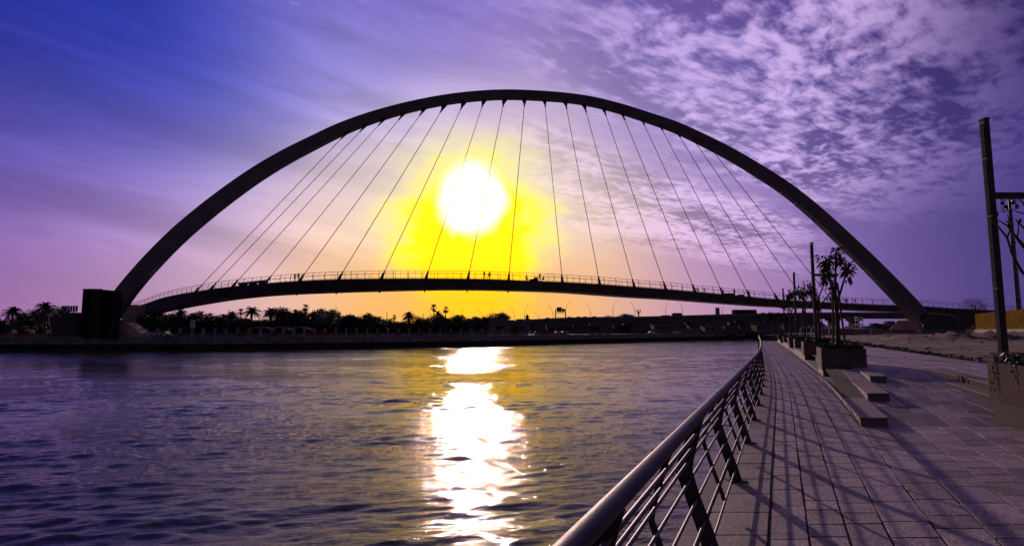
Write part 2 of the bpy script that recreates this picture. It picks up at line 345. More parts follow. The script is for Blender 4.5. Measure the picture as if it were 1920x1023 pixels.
# ------------------------------------------------------------------ near bank: plan
CT = [(-12, -6.1), (0, -.56), (4.44, 1.49), (10, 4.05), (16, 6.80), (22, 9.45), (29, 12.45), (43, 18.4), (64, 27.2), (88, 37.4), (100, 42.8), (125, 56), (170, 88), (260, 165), (420, 330), (1500, 1700)]
WT = [(-12, 1.75), (5, 1.78), (10.2, 1.87), (19.5, 2.0), (30.6, 2.2), (52, 2.6), (76, 2.75), (100, 2.8)]
c_ = lambda D: sinterp(CT, D)
w_ = lambda D: interp(WT, D)
def W(u, D, z=0.): return Vector((c_(D)+u, D, z))
ramp = lambda D: max(0., min(.45, (D-10.3)/8.3*.45))
rng = random.Random(5)
pv = MB(); jt = MB()
def slab(u0, u1, D0, D1, zf, tone, g=None):
    g = rng.uniform(.006, .015) if g is None else g
    a = rng.uniform(-.0015, .0015); b = rng.uniform(-.0015, .0015)
    u0 += g; u1 -= g; D0 += g; D1 -= g
    p = [W(u0, D0, zf(D0)+a), W(u1, D0, zf(D0)+b), W(u1, D1, zf(D1)-a), W(u0, D1, zf(D1)-b)]
    q = [x-Vector((0, 0, .03)) for x in p]
    pv.quad(*p, tone)
    pv.quad(q[0], q[1], p[1], p[0], tone); pv.quad(q[1], q[2], p[2], p[1], tone); pv.quad(q[3], q[0], p[0], p[3], tone)
def lanes(us, D0, D1, zf, tones, lens=(.45, .9), wf=None):
    for k in range(len(us)-1):
        D = D0 + 0.
        while D < D1-.05:
            l = rng.choice(lens) if D < 45 else rng.choice(lens)*1.6
            e = min(D+l, D1); 
            if D1-e < .2: e = D1
            m = (D+e)/2; a, b = (wf(us[k], m), wf(us[k+1], m)) if wf else (us[k], us[k+1])
            t = rng.choice(tones)*rng.uniform(.72, 1.22); slab(a, b, D, e, zf, (t, t*rng.uniform(.97, 1.02), t*rng.uniform(.96, 1.03))); D = e
z0 = lambda D: 0.
PEND = 100
wf = lambda f, D: .40+f*(w_(D)-.40)
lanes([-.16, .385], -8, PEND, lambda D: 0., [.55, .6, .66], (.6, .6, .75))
lanes([0, .225, .46, .70, 1.], -8, PEND, z0, [.9, 1., 1.05, .95], (.3, .4, .4, .58), wf)
# plaza pavers in front of the ramp, then the ramp (mixed light and dark), then the upper level
lanes([0, .42, .9, 1.35, 1.8, 2.25], -8, 10.3, z0, [.72, .86, .95, 1.05], (.34, .5, .62), lambda f, D: w_(D)+f)
lanes([4.03, 4.5, 5.0, 5.6, 6.3, 7.1, 7.9], -8, 10.3, z0, [.8, .9, .95], (.42, .62))
lanes([0, .45, .85, 1.3, 1.75, 2.15, 2.62], 10.3, 18.6, ramp, [.45, .62, .8, .95, 1.0, .55], (.4, .55, .7), lambda f, D: w_(D)+.5+f*(4.55-w_(D)-.5)/2.62)
up = lambda D: .45
lanes([0, .6, 1.2, 1.8, 2.4, 3.0, 3.6, 4.2, 5.0], 18.6, PEND, up, [.85, .95, 1., 1.05], (.6, .9, .9), lambda f, D: w_(D)+.9+f*(8.3-w_(D)-.9)/5.0)
lanes([5.35, 6., 6.7, 7.5, 8.3], 9., 18.6, up, [.85, .95, 1.], (.6, .9))
lanes([4.95, 5.35], 15.9, 18.6, ramp, [.6, .8, .95], (.45, .6)); lanes([4.55, 4.95], 13.1, 18.6, ramp, [.6, .8, .95], (.45, .6))
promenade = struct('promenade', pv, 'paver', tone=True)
# joint bed under the pavers
def sheet(mb, u0f, u1f, Ds, zf, n=1):
    for a, b in zip(Ds, Ds[1:]):
        for k in range(n):
            f0, f1 = k/n, (k+1)/n
            ua0 = u0f(a)+(u1f(a)-u0f(a))*f0; ua1 = u0f(a)+(u1f(a)-u0f(a))*f1; ub0 = u0f(b)+(u1f(b)-u0f(b))*f0; ub1 = u0f(b)+(u1f(b)-u0f(b))*f1
            mb.quad(W(ua0, a, zf(a)), W(ua1, a, zf(a)), W(ub1, b, zf(b)), W(ub0, b, zf(b)))
Dn = [-8+i*.6 for i in range(181)]; Dn[-1] = PEND
J = .011
sheet(jt, lambda D: -.16, lambda D: w_(D), Dn, lambda D: -J)
Ds1 = [d for d in Dn if d < 10.2]+[10.3]; sheet(jt, w_, lambda D: 9., Ds1, lambda D: -J)
Ds2 = [10.3+i*.415 for i in range(21)]; sheet(jt, lambda D: w_(D), lambda D: 4.55, Ds2, lambda D: ramp(D)-J)
sheet(jt, lambda D: 4.55, lambda D: 5.35, Ds2, lambda D: ramp(D)-J-.002)
Ds3 = [18.6]+[d for d in Dn if d > 19]; sheet(jt, lambda D: w_(D)+.3, lambda D: 8.3, Ds3, lambda D: .45-J)
sheet(jt, lambda D: 5.35, lambda D: 8.3, [9.]+Ds2, lambda D: .45-J)
struct('paving_bed', jt, 'joint')
# granite steps: left flight beside the path, right flight beside the big planter
def step(label, uf0, uf1, D0, D1, z0_, z1_, blk=1.2, group='granite steps beside the ramp', cut=.12, m='granite'):
    t = thing('granite_step', label, 'step', W(uf0(D0), D0, z0_), group)
    mb = MB(); D = D0
    while D < D1-.05:
        e = min(D+blk, D1); r = rng.uniform(.88, 1.06); g = .004
        mb.hexa([W(uf0(D)+0, D+g, z0_), W(uf1(D), D+g, z0_), W(uf1(e), e-g, z0_), W(uf0(e), e-g, z0_),
                 W(uf0(D), D+g, z1_-.035), W(uf1(D), D+g, z1_-.035), W(uf1(e), e-g, z1_-.035), W(uf0(e), e-g, z1_-.035)], r)
        D = e
    mb.build('riser', m, t)
    mb = MB(); D = D0-.02
    while D < D1-.05:
        e = min(D+blk*.75, D1); g = .004
        mb.hexa([W(uf0(D)-.02, D+g, z1_-.035), W(uf1(D), D+g, z1_-.035), W(uf1(e), e-g, z1_-.035), W(uf0(e)-.02, e-g, z1_-.035),
                 W(uf0(D)-.02, D+g, z1_), W(uf1(D), D+g, z1_), W(uf1(e), e-g, z1_), W(uf0(e)-.02, e-g, z1_)])
        D = e
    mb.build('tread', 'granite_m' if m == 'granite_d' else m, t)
    return t
step('lowest granite step of the left flight, its square end nearest the viewer', lambda D: w_(D)+.02, lambda D: w_(D)+.5, 10.3, PEND, -.02, .15)
step('middle granite step of the left flight, between path and ramp', lambda D: w_(D)+.502, lambda D: w_(D)+.98, 12.85, PEND, -.02, .30)
step('top granite step of the left flight, ending just before the nearest planter', lambda D: w_(D)+.982, lambda D: w_(D)+1.42, 15.7, 19.6, -.02, .452)
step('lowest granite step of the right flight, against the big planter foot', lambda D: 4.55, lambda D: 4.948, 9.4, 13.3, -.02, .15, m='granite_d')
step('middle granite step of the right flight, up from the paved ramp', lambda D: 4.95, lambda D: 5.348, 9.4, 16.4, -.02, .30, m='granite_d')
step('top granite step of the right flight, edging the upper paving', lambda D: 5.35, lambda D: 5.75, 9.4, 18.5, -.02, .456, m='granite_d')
# kerb strip, quay wall of the near bank
qw = thing('quay_wall', 'near quay wall under the promenade railing dropping to the water', 'quay wall', W(-.16, 0, WATER))
mb = MB(); Dq = [-12+i*2 for i in range(57)]+[105, 115, 125, 145, 170, 210, 260, 340, 420]
mb.sweep([[W(-.30, D, WATER-1.5), W(-.02, D, WATER-1.5), W(-.02, D, -.05), W(-.30, D, -.05)] for D in Dq]); mb.build('wall', 'quay', qw)
mb = MB(); mb.sweep([[W(-.36, D, -.05), W(-.165, D, -.05), W(-.165, D, .004), W(-.36, D, .004)] for D in Dq]); mb.build('coping', 'granite', qw)
# bare ground behind the promenade
def gz(u, D):
    r = math.hypot(u, D)
    b = .36+.0055*max(0, min(D, 160)-20) if D > 20 else .36
    m = 0
    for (mu, mD, su, sD, h) in ((22, 62, 9, 3.5, .42), (33, 66, 12, 4, .5), (48, 70, 10, 4, .45), (26, 46, 6, 2.4, .18), (62, 60, 10, 4, .5), (41, 55, 7, 2, .2), (75, 72, 14, 5, .6)):
        m += 1.7*h*math.exp(-((u-mu)/su)**2-((D-mD)/sD)**2)
    m *= .8+.35*sin(u*1.3+D*.4)+.2*sin(u*3.1-D*1.7)
    rut = .035*sin(D*1.9+u*.25)*math.exp(-((D-40)/25)**2)+.02*sin(u*1.7+D*.6)
    return b+m+rut
us = [8.32, 8.6, 9, 9.5]+[10+i*.8 for i in range(100)]+[92, 100, 112, 130, 160, 200, 260, 340, 500, 900, 1800]
Dg = [-60, -30, -12, -4, 2, 6]+[9+i*.8 for i in range(115)]+[102+i*4 for i in range(20)]+[190, 215, 250, 300, 360, 420, 600, 900, 1500]
mb = MB(); n = len(us)
for D in Dg:
    for u in us:
        uu = u if D < PEND else (u-8.32)*1.0-.05
        if D >= PEND and u > 60: uu = u
        p = W(uu, D, gz(u, D)); mb.v.append(tuple(p))
for i in range(len(Dg)-1):
    for j in range(n-1):
        a = i*n+j; mb.f.append((a, a+1, a+n+1, a+n)); mb.col.append(1.)
struct('bare_ground', mb, 'soil', smooth=True)
# gravel strip along the paving edge
mb = MB(); r2 = random.Random(9)
for i in range(2600):
    D = 11+ (r2.random()**1.5)*70; u = 8.32+abs(r2.gauss(0, .5)); s_ = r2.uniform(.03, .11); p = W(u, D, gz(u, D)+s_*.2)
    mb.box(p, (s_*2, s_*1.6, s_*1.1), r2.uniform(0, 3), .6)
tag(mb.build('gravel', 'gravel'), 'dark loose gravel scattered along the edge of the paving', 'gravel', kind='stuff')
mb = MB(); r3 = random.Random(19)
for i in range(700):
    D = 14+r3.random()*85; u = 9+r3.random()**1.3*60; s_ = r3.choice((.03, .04, .06, .09, .15))*r3.uniform(.6, 1.2)*(.5+D/90); p = W(u, D, gz(u, D)+s_*.12)
    mb.box(p, (s_*1.8, s_*1.2, s_*.8), r3.uniform(0, 3), .55)
tag(mb.build('rubble', 'soil'), 'clods and rubble strewn over the bare ground', 'rubble', kind='stuff')
# ------------------------------------------------------------------ water and far bank
import numpy as np
rs_ = np.random.RandomState(12)
def water_mesh():
    nr, nc = 760, 600
    Dv = 9.*np.exp(np.linspace(0, math.log(430/9.), nr)); step = np.gradient(Dv)
    az = np.tan(np.linspace(math.atan(-1.15), math.atan(.60), nc))
    Xg = Dv[:, None]*az[None, :]; Yg = np.repeat(Dv[:, None], nc, 1); Zg = np.zeros_like(Xg)
    nz = lambda x, y, f, k: sum(np.sin((x*np.cos(a)+y*np.sin(a))*f*m+p) for a, m, p in zip(rs2[k, 0], rs2[k, 1], rs2[k, 2]))/3.
    rs2 = np.stack([np.stack([rs_.uniform(0, 6.28, 6), rs_.uniform(.6, 1.6, 6), rs_.uniform(0, 6.28, 6)]) for _ in range(2)])
    gust = np.clip(.78+.38*nz(Xg*.6, Yg, .16, 0), .35, 1.35); g2 = np.clip(.75+.5*nz(Xg*.7, Yg, .42, 1), .2, 1.5)
    nw = 130; lam = np.exp(rs_.uniform(math.log(.26), math.log(6.), nw))
    for i in range(nw):
        l = lam[i]; th = R(90+14)+rs_.normal(0, R(15 if l > 1.2 else 19)); k = 2*PI/l; sl_ = .145*math.sqrt(2./nw)*(1.5 if l < 1.4 else .6)
        ph = rs_.uniform(0, 6.28); fadr = np.clip((l/step-2.2)/2., 0, 1)[:, None]
        if fadr.max() <= 0: continue
        a = sl_/k; arg = k*(Xg*math.cos(th)+Yg*math.sin(th))+ph+.5*np.sin(Xg*.23+i)+.4*np.sin(Yg*.31+i*2)
        Zg += a*(np.sin(arg)-.18*np.cos(2*arg))*fadr*(g2 if l < 1.5 else gust)
    Zg *= 1-.45*np.clip((Yg-40)/160., 0, 1)
    ed = np.ones_like(Zg); ed[0] = ed[-1] = 0; ed[:, 0] = ed[:, -1] = 0
    v = np.stack([Xg, Yg, WATER+.0+Zg*ed], -1).reshape(-1, 3)
    a = (np.arange(nr-1)[:, None]*nc+np.arange(nc-1)[None, :]).reshape(-1); f = np.stack([a, a+1, a+nc+1, a+nc], -1)
    # outer skirt so that the same sheet runs on past the rippled part
    n0 = len(v); x0, x1 = Xg[:, 0], Xg[:, -1]
    outer = np.array([[-2600, -300, WATER], [2600, -300, WATER], [2600, 2600, WATER], [-2600, 2600, WATER]], float)
    bl, brr, tr_, tl_ = 0, nc-1, nr*nc-1, (nr-1)*nc
    extra = [(n0, n0+1, brr, bl), (n0+1, n0+2, tr_, brr), (n0+2, n0+3, tl_, tr_), (n0+3, n0, bl, tl_)]
    v = np.concatenate([v, outer]); me = bpy.data.meshes.new('water'); nf = len(f)+4
    me.vertices.add(len(v)); me.vertices.foreach_set('co', v.ravel()); fa = np.concatenate([f, np.array(extra)])
    me.loops.add(nf*4); me.loops.foreach_set('vertex_index', fa.ravel().astype(np.int32)); me.polygons.add(nf)
    me.polygons.foreach_set('loop_start', np.arange(0, nf*4, 4, dtype=np.int32)); me.polygons.foreach_set('loop_total', np.full(nf, 4, dtype=np.int32))
    sm = np.ones(nf, dtype=bool); sm[-4:] = False; me.polygons.foreach_set('use_smooth', sm); me.update(calc_edges=True); me.validate(); me.materials.append(MT['water'])
    o = bpy.data.objects.new('water', me); C.objects.link(o); return o
tag(water_mesh(), kind='structure')
FB = [(-900, 120), (-400, 140), (0, 146), (240, 150), (440, 152), (560, 160), (690, 173), (815, 187), (915, 199), (968, 210), (1056, 232), (1200, 272), (1297, 333), (1413, 404), (1500, 455)]
def fb(px, off=0.): 
    D = sinterp(FB, px)+off; return Vector(((px-960)/F*D, D, 0))
line = [fb(px) for px in (-900, -600, -400, -200, 0, 120, 240, 340, 440, 560, 690, 815, 915, 968, 1056, 1130, 1200, 1297, 1413, 1500)]+[Vector((420, 640, 0)), Vector((900, 1100, 0)), Vector((2400, 2300, 0))]
mb = MB()
for a, b in zip(line, line[1:]):
    mb.quad((a.x, a.y+.01, -.01), (b.x, b.y+.01, -.01), (b.x*1.0, 5200, -.01), (a.x*1.0, 5200, -.01))
struct('far_ground', mb, 'asph')
fq = thing('quay_wall', 'far quay wall, pale concrete band above a black tide-stained foot', 'quay wall', (0, 190, WATER))
def offs(l, d):
    out = []
    for i, p in enumerate(l):
        t = (l[min(i+1, len(l)-1)]-l[max(i-1, 0)]).normalized(); out.append(p+Vector((-t.y, t.x, 0))*d)
    return out
lo = offs(line, .9); lw = offs(line, 1.6)
mb = MB(); mb.sweep([[(a.x, a.y, -1.75), (b.x, b.y, -1.75), (b.x, b.y, .02), (a.x, a.y, .02)] for a, b in zip(line, lw)]); mb.build('wall', 'quay', fq)
mb = MB(); mb.sweep([[(a.x, a.y, WATER-1), (b.x, b.y, WATER-1), (b.x, b.y, -1.752), (a.x, a.y, -1.752)] for a, b in zip(lo, lw)]); mb.build('tide_band', 'wet', fq)
lc = offs(line, -.12); mb = MB(); mb.sweep([[(a.x, a.y, .02), (b.x, b.y, .02), (b.x, b.y, .17), (a.x, a.y, .17)] for a, b in zip(lc, offs(line, .5))]); mb.build('coping', 'conc', fq)
# ------------------------------------------------------------------ pedestrian bridge
br = thing('pedestrian_bridge', 'arched footbridge over the canal with a curved deck hung on cables', 'bridge', P(235, 615, 160))
BO = ORG[br.name]
AD = 160.
outer = [(150, 632), (183, 590), (217.5, 540), (264, 485.6), (317, 432), (368, 388.5), (422, 347.5), (475, 311.5), (528, 281), (581, 255), (633, 231), (686, 212), (739, 197), (792, 185), (845, 176), (897, 170.5), (940, 168.3), (985, 169), (1059, 174), (1112.5, 182), (1165.6, 195), (1218.8, 211.5), (1272, 229.5), (1325, 253.4), (1378, 280), (1431, 311), (1484, 345), (1537.5, 387), (1590.6, 434.6), (1644, 484.5), (1697, 537.6), (1730, 573), (1775, 622)]
TH = [(150, 37), (217, 34), (317, 33), (422, 31), (528, 28), (633, 24), (739, 20), (845, 18), (960, 17.5), (1100, 17), (1165, 17.5), (1272, 19.5), (1378, 22), (1484, 24), (1590, 28), (1697, 31), (1775, 29)]
o3 = [P(x, y, AD) for x, y in outer]
xs_ = [outer[0][0]+i*(outer[-1][0]-outer[0][0])/90 for i in range(91)]
def arch_out(px): return P(px, sinterp(outer, px), AD)
rings = []; bev = []; A_in = []
for px in xs_:
    p = arch_out(px); t = (arch_out(px+4)-arch_out(px-4)).normalized(); nrm = Vector((t.z, 0, -t.x))   # points inward (down)
    h = sinterp(TH, px)/F*AD; d = 2.2+h*.25
    A_in.append((px, p+nrm*h))
    rings.append([p+nrm*h*.0+Vector((0, d*.45, 0)), p+nrm*h*.2+Vector((0, -d*.5, 0)), p+nrm*h+Vector((0, -d*.18, 0)), p+nrm*h+Vector((0, d*.5, 0)), p+nrm*h*.1+Vector((0, d*.6, 0))])
mb = MB(); mb.sweep(rings); mb.build('arch', 'arch', br)
# deck
DK = [(205, 208), (232, 198), (260, 189), (300, 176), (350, 163), (400, 153), (475, 143), (560, 136), (640, 132), (800, 129), (968, 131), (1126, 139), (1264, 148), (1368, 155), (1556, 165), (1640, 169), (1726, 170), (1852, 168), (1990, 164)]
TOP = [(205, 579.5), (232, 578.8), (250, 576.5), (275, 568), (300, 559.5), (325, 553.5), (350, 549), (375, 545), (400, 541), (440, 536.5), (475, 533), (560, 526.5), (640, 523), (800, 521.5), (920, 523), (968, 525), (1056, 528.4), (1126, 532.5), (1200, 538), (1264, 543), (1368, 552.5), (1472, 562), (1556, 566.5), (1640, 570.5), (1726, 573.5), (1789, 577.8), (1852, 581), (1990, 590)]
BOT = [(205, 592), (232, 591.5), (260, 588), (287, 582), (325, 574), (375, 565), (412, 559.5), (475, 553), (560, 548.3), (690, 544), (815, 541.5), (915, 542), (968, 543.3), (1056, 546), (1144, 552), (1200, 556), (1264, 559.5), (1368, 567.5), (1452, 573.5), (1556, 577.5), (1640, 582), (1726, 584.5), (1789, 589), (1852, 592), (1990, 600)]
def dk(px): 
    D = sinterp(DK, px); return P(px, sinterp(TOP, px), D), P(px, sinterp(BOT, px), D)
samp = []; px = 205.
while px < 1990:
    samp.append(px); px += 6 if px < 420 else 14
DW = 6.2; fas = []; sof = []; dtop = []; lip = []
dkn = {}
for px in samp:
    a, b = dk(px); q = dk(px+3)[0]; q0 = dk(px-3)[0]; t = q-q0; t.z = 0; t.normalize(); nrm = Vector((-t.y, t.x, 0))
    hh = a.z-b.z
    fas.append([a, a+nrm*.25, b+nrm*.9+Vector((0, 0, .10)), b+nrm*.55])
    sof.append([b+nrm*.56+Vector((0, 0, .0)), b+nrm*(DW-.56), a+nrm*(DW)+Vector((0, 0, -.3)), a+nrm*.26+Vector((0, 0, -.3))])
    dtop.append([a+nrm*.26+Vector((0, 0, -.28)), a+nrm*DW+Vector((0, 0, -.28)), a+nrm*DW+Vector((0, 0, -.06)), a+nrm*.26+Vector((0, 0, -.06))])
mb = MB(); mb.sweep(fas); fa_ = mb.build('fascia', 'deckm', br)
mb = MB(); mb.sweep(sof); mb.build('girder', 'soffit', br)
mb = MB(); mb.sweep(dtop); mb.build('walkway', 'deckm', br)
# emblem ring on the fascia
e = dk(1080)[0]; e2_ = dk(1080)[1]; ec = (e*.48+e2_*.52)+Vector((0, -.12, 0)); er = .72
mb = MB(); mb.tube([ec+Vector((er*cos(q), 0, er*sin(q))) for q in [2*PI*i/24 for i in range(25)]], .05, 6)
for s_ in (-1, 1): mb.box(ec+Vector((s_*.2, 0, 0)), (.08, .06, er*1.6)); mb.box(ec+Vector((0, -.01, s_*.2)), (er*1.7, .06, .07))
mb.build('emblem', 'rail', fa_)
# railing on the deck: along-deck arc length
poly = [dk(205+i*3)[0] for i in range(590)]; cum = [0.]
for a, b in zip(poly, poly[1:]): cum.append(cum[-1]+(b-a).length)
def at_s(s):
    lo_, hi = 0, len(cum)-1
    while hi-lo_ > 1:
        m = (lo_+hi)//2
        if cum[m] <= s: lo_ = m
        else: hi = m
    f = (s-cum[lo_])/(cum[hi]-cum[lo_]+1e-9); p = poly[lo_].lerp(poly[hi], max(0, min(1, f))); t = poly[hi]-poly[lo_]; t.z = 0; t.normalize(); return p, Vector((-t.y, t.x, 0))
RH = 1.75
prof = [(0.18, -.05), (-.12, .45), (-.16, .85), (-.02, 1.3), (.22, RH)]
def rail_pt(s, side, h):
    p, nrm = at_s(s); off = interp([(b, a) for a, b in prof], h)
    return p+nrm*(off+.2 if side == 0 else DW-.2-off)+Vector((0, 0, h))
Ltot = cum[-1]; 
ra = MB(); ra.tube([rail_pt(s, 0, RH) for s in [Ltot*i/260 for i in range(261)]], .05, 6); hr = ra.build('handrail', 'rail', br)
rb = MB(); 
for h in (.12, .95): rb.tube([rail_pt(s, 0, h) for s in [Ltot*i/260 for i in range(261)]], .028, 5)
rb.build('rail_wire', 'rail', br)
rf = MB(); rf.tube([rail_pt(s, 1, RH) for s in [Ltot*i/260 for i in range(261)]], .045, 5); rf.tube([rail_pt(s, 1, .9) for s in [Ltot*i/260 for i in range(261)]], .025, 5)
rf.build('handrail', 'rail', br)
npost = 98
for k in range(npost):
    s = 1+k*(Ltot-2)/(npost-1); m_ = MB(); pts_ = [rail_pt(s, 0, h) for h in (0, .45, .85, 1.3, RH)]
    p, nrm = at_s(s); t = Vector((nrm.y, -nrm.x, 0))*.045
    m_.sweep([[q-t-nrm*.06, q+t-nrm*.06, q+t+nrm*.06, q-t+nrm*.06] for q in pts_]); m_.build('railing_post', 'rail', br)
st_ = MB()
for k in range(npost-1):
    s = 1+(k+.5)*(Ltot-2)/(npost-1); st_.tube([rail_pt(s, 0, h) for h in (0, .45, .85, 1.3, RH)], .03, 4, False)
    st_.tube([rail_pt(s, 1, h) for h in (0, .45, .85, 1.3, RH)], .05, 4, False)
tag(st_.build('baluster', 'rail', br), kind='stuff')
# cables with their sockets
ca_px = [(639.6, 260.4), (675, 247), (710, 235), (748, 224.4), (787.5, 216), (826, 210.4), (864, 205), (903.7, 200.6), (943, 199.6), (983, 199), (1022.5, 200), (1062.5, 203.8), (1099, 210), (1136, 216), (1171, 224), (1208, 234), (1242.5, 245), (1275, 257), (1305, 268.8), (1335.4, 281.7)]
cd_px = [367, 395, 436, 497, 561.6, 635, 715, 798.7, 877.5, 953.6, 1054.6, 1124.6, 1189.4, 1248.5, 1303.7, 1355.8, 1405.8, 1458, 1509, 1563]
for (ax, ay), dx_ in zip(ca_px, cd_px):
    a = P(ax, ay, AD); d = dk(dx_)[0]+Vector((0, .05, .1)); t = (a-d).normalized()
    n2, n3 = min(A_in, key=lambda q: (q[1]-(a+t*1.5)).length), None
    m_ = MB(); m_.tube([d, a], .085, 6); m_.build('cable', 'cable', br)
    root = a+t*2.6; m_ = MB(); m_.sweep([[q+Vector((-r_, -.15, 0)), q+Vector((r_, -.15, 0)), q+Vector((r_, .15, 0)), q+Vector((-r_, .15, 0))] for q, r_ in ((a-t*.2, .17), (a+t*.9, .24), (a+t*1.5, .42), (root+Vector((.35 if ax < 960 else -.35, 0, .9)), 1.0))])
    m_.build('arch_bracket', 'cable', br)
    m_ = MB(); m_.sweep([[q+Vector((-r_, -r_, 0)), q+Vector((r_, -r_, 0)), q+Vector((r_, r_, 0)), q+Vector((-r_, r_, 0))] for q, r_ in ((d-Vector((0, 0, .2)), .34), (d+t*.8, .26), (d+t*2.0, .13))]); m_.build('cable_anchor', 'cable', br)
    if 480 < dx_ < 1000:
        bt = dk(dx_)[1]; m_ = MB(); q = bt-Vector((t.x, 0, 0))*1.6+Vector((0, .8, 0)); m_.tube([q+t*1.2, q-t*.75], .16, 6); m_.build('anchor_stub', 'cable', br)
# piers and plinths
mb = MB(); a = P(262, 592, 172); mb.box((P(249, 600, 172).x, 172, 4.6), (3.6, 3.2, 9.2), 0, 1.25); mb.build('pier', 'conc', br)
mb = MB(); l, r_ = P(186, 628, 156), P(272, 628, 156)
mb.sweep([[Vector((x, y, z)) for x, z in ((l.x, .0), (r_.x, .0), (r_.x, .9), (P(246, 620, 156).x, 3.6), (P(238, 620, 156).x, 3.9), (l.x, 3.9))] for y in (154.6, 158.6)]); mb.build('plinth', 'tan', br)
mb = MB(); x0, x1 = P(1724, 600, 160).x, P(1800, 600, 160).x
mb.sweep([[Vector((x, y, z)) for x, z in ((x0-1.5, .5), (x1+2, .5), (x1-1, 3.8), (x1-5.5, 6.0), (x0, 6.2))] for y in (157.5, 166)]); mb.build('abutment', 'deckm', br)
mb = MB(); x0, x1 = P(1790, 600, 166).x, P(1835, 600, 166).x; mb.box(((x0+x1)/2, 166, 3.4), (x1-x0, 3, 5.6)); mb.build('pier', 'deckm', br)
tp = thing('tarpaulin', 'tan sloping cloth cover over the right arch foot', 'tarpaulin', (P(1690, 620, 154).x, 154, .9))
mb = MB(); q = [(1657, .9), (1726, .9), (1721, 4.5), (1681, 4.4)]
mb.sweep([[Vector(((px-960)/F*D, D, z*k)) for (px, z), k in zip(q, (1, 1, s_, s_))] for D, s_ in ((151, .97), (154, 1.0), (157, .95))]); mb.build('cover', 'tan', tp)
mb = MB(); mb.tube([((1727-960)/F*151, 150.9, .9), ((1722-960)/F*151, 150.9, 4.3)], .22, 6); mb.build('edge_fold', 'tan', tp)
# ------------------------------------------------------------------ promenade railing (near)
rl = thing('promenade_railing', 'bulging steel railing with a thick round handrail along the quay edge', 'railing', W(0, 0))
pr = [(0., 0.), (-.05, .18), (-.145, .45), (-.20, .62), (-.185, .70), (-.11, .93), (-.08, 1.0)]
off = lambda h: interp([(b, a) for a, b in pr], h)
Dr = [-1.5+i*.25 for i in range(70)]+[16.+i*1. for i in range(85)]+[100.5]
EX = [(Vector((41.6, 101, 0)))]
def RP(h, D): return W(off(h), D, h)
mb = MB(); mb.tube([RP(1.04, D) for D in Dr], .038, 20); mb.build('handrail', 'tube', rl, smooth=True)
for k in range(9):
    E = 1.1+k*4.4; mb = MB(); mb.tube([RP(1.04, E-.05), RP(1.04, E+.05)], .0405, 16); mb.build('joint_sleeve', 'post', rl, smooth=False)
for h in (.12, .27, .42, .56, .70, .80, .90):
    mb = MB(); mb.tube([RP(h, D)+Vector((.025, 0, 0)) for D in Dr], .0105 if h < .9 else .012, 8); mb.build('rail_bar', 'bar', rl, smooth=True)
D = -.0; k = 0; jc = MB()
while D < 100:
    m_ = MB(); t = (W(0, D+.1)-W(0, D-.1)).normalized()*.011; wd = [.062, .058, .055, .062, .058, .046, .04]
    m_.sweep([[W(a-wd_, D, h)-t, W(a+wd_, D, h)-t, W(a+wd_, D, h)+t, W(a-wd_, D, h)+t] for (a, h), wd_ in zip(pr, wd)]); 
    m_.box(W(0, D, .008), (.2, .14, .016)); m_.build('post', 'post', rl)
    if D+1.1 < 100:
        m_ = MB(); E = D+1.1; t = t.normalized()*.007
        m_.sweep([[W(a-.018, E, h)-t, W(a+.018, E, h)-t, W(a+.018, E, h)+t, W(a-.018, E, h)+t] for a, h in ([(off(.10), .10)]+pr[1:])]); m_.build('baluster', 'post', rl)
    D += 2.2; k += 1
# ------------------------------------------------------------------ vegetation helpers
def leaf_blob(mb, c, r, n, s, rg, droop=0.):
    for i in range(n):
        d = Vector((rg.gauss(0, 1), rg.gauss(0, 1), rg.gauss(0, 1))).normalized()*(rg.random()**.45)
        p = Vector(c)+Vector((d.x*r[0], d.y*r[1], d.z*r[2])); a = Vector((rg.gauss(0, 1), rg.gauss(0, 1), rg.gauss(0, 1)-droop)).normalized(); b = a.orthogonal().normalized()
        l = s*rg.uniform(.6, 1.3); wv_ = l*rg.uniform(.25, .45); mb.quad(p-b*wv_*.3, p+a*l*.5-b*wv_*.6, p+a*l, p+a*l*.5+b*wv_*.6)
def bushy(seed, h, r, name='tree', trunk=.18, clumps=26, leaf=.4, lab='', cat='tree', group=None):
    rg = random.Random(seed); t = thing(name, lab, cat, (0, 0, 0), group)
    tk = MB(); tk.tube([(0, 0, 0), (.1, 0, h*.25), (-.05, .1, h*.5), (0, 0, h*.72)], [trunk, trunk*.8, trunk*.6, trunk*.35], 7)
    cr = MB()
    for i in range(clumps):
        a = rg.uniform(0, 2*PI); q = rg.random()**.6; zz_ = rg.uniform(.34, .95); e_ = math.sqrt(max(.1, 1-((zz_-.55)/.5)**2)); p = Vector((cos(a)*q*r*e_, sin(a)*q*r*e_, h*zz_))
        if i % 3 == 0: tk.tube([(0, 0, h*.4), p*.5+Vector((0, 0, h*.25)), p], [trunk*.4, trunk*.25, trunk*.1], 5)
        rr_ = rg.uniform(.2, .38)*r; leaf_blob(cr, p, (rr_*1.25, rr_*1.25, rr_), 95, leaf*1.45, rg)
    tk.build('trunk', 'bark', t); cr.build('crown', 'leaf_d', t); return t
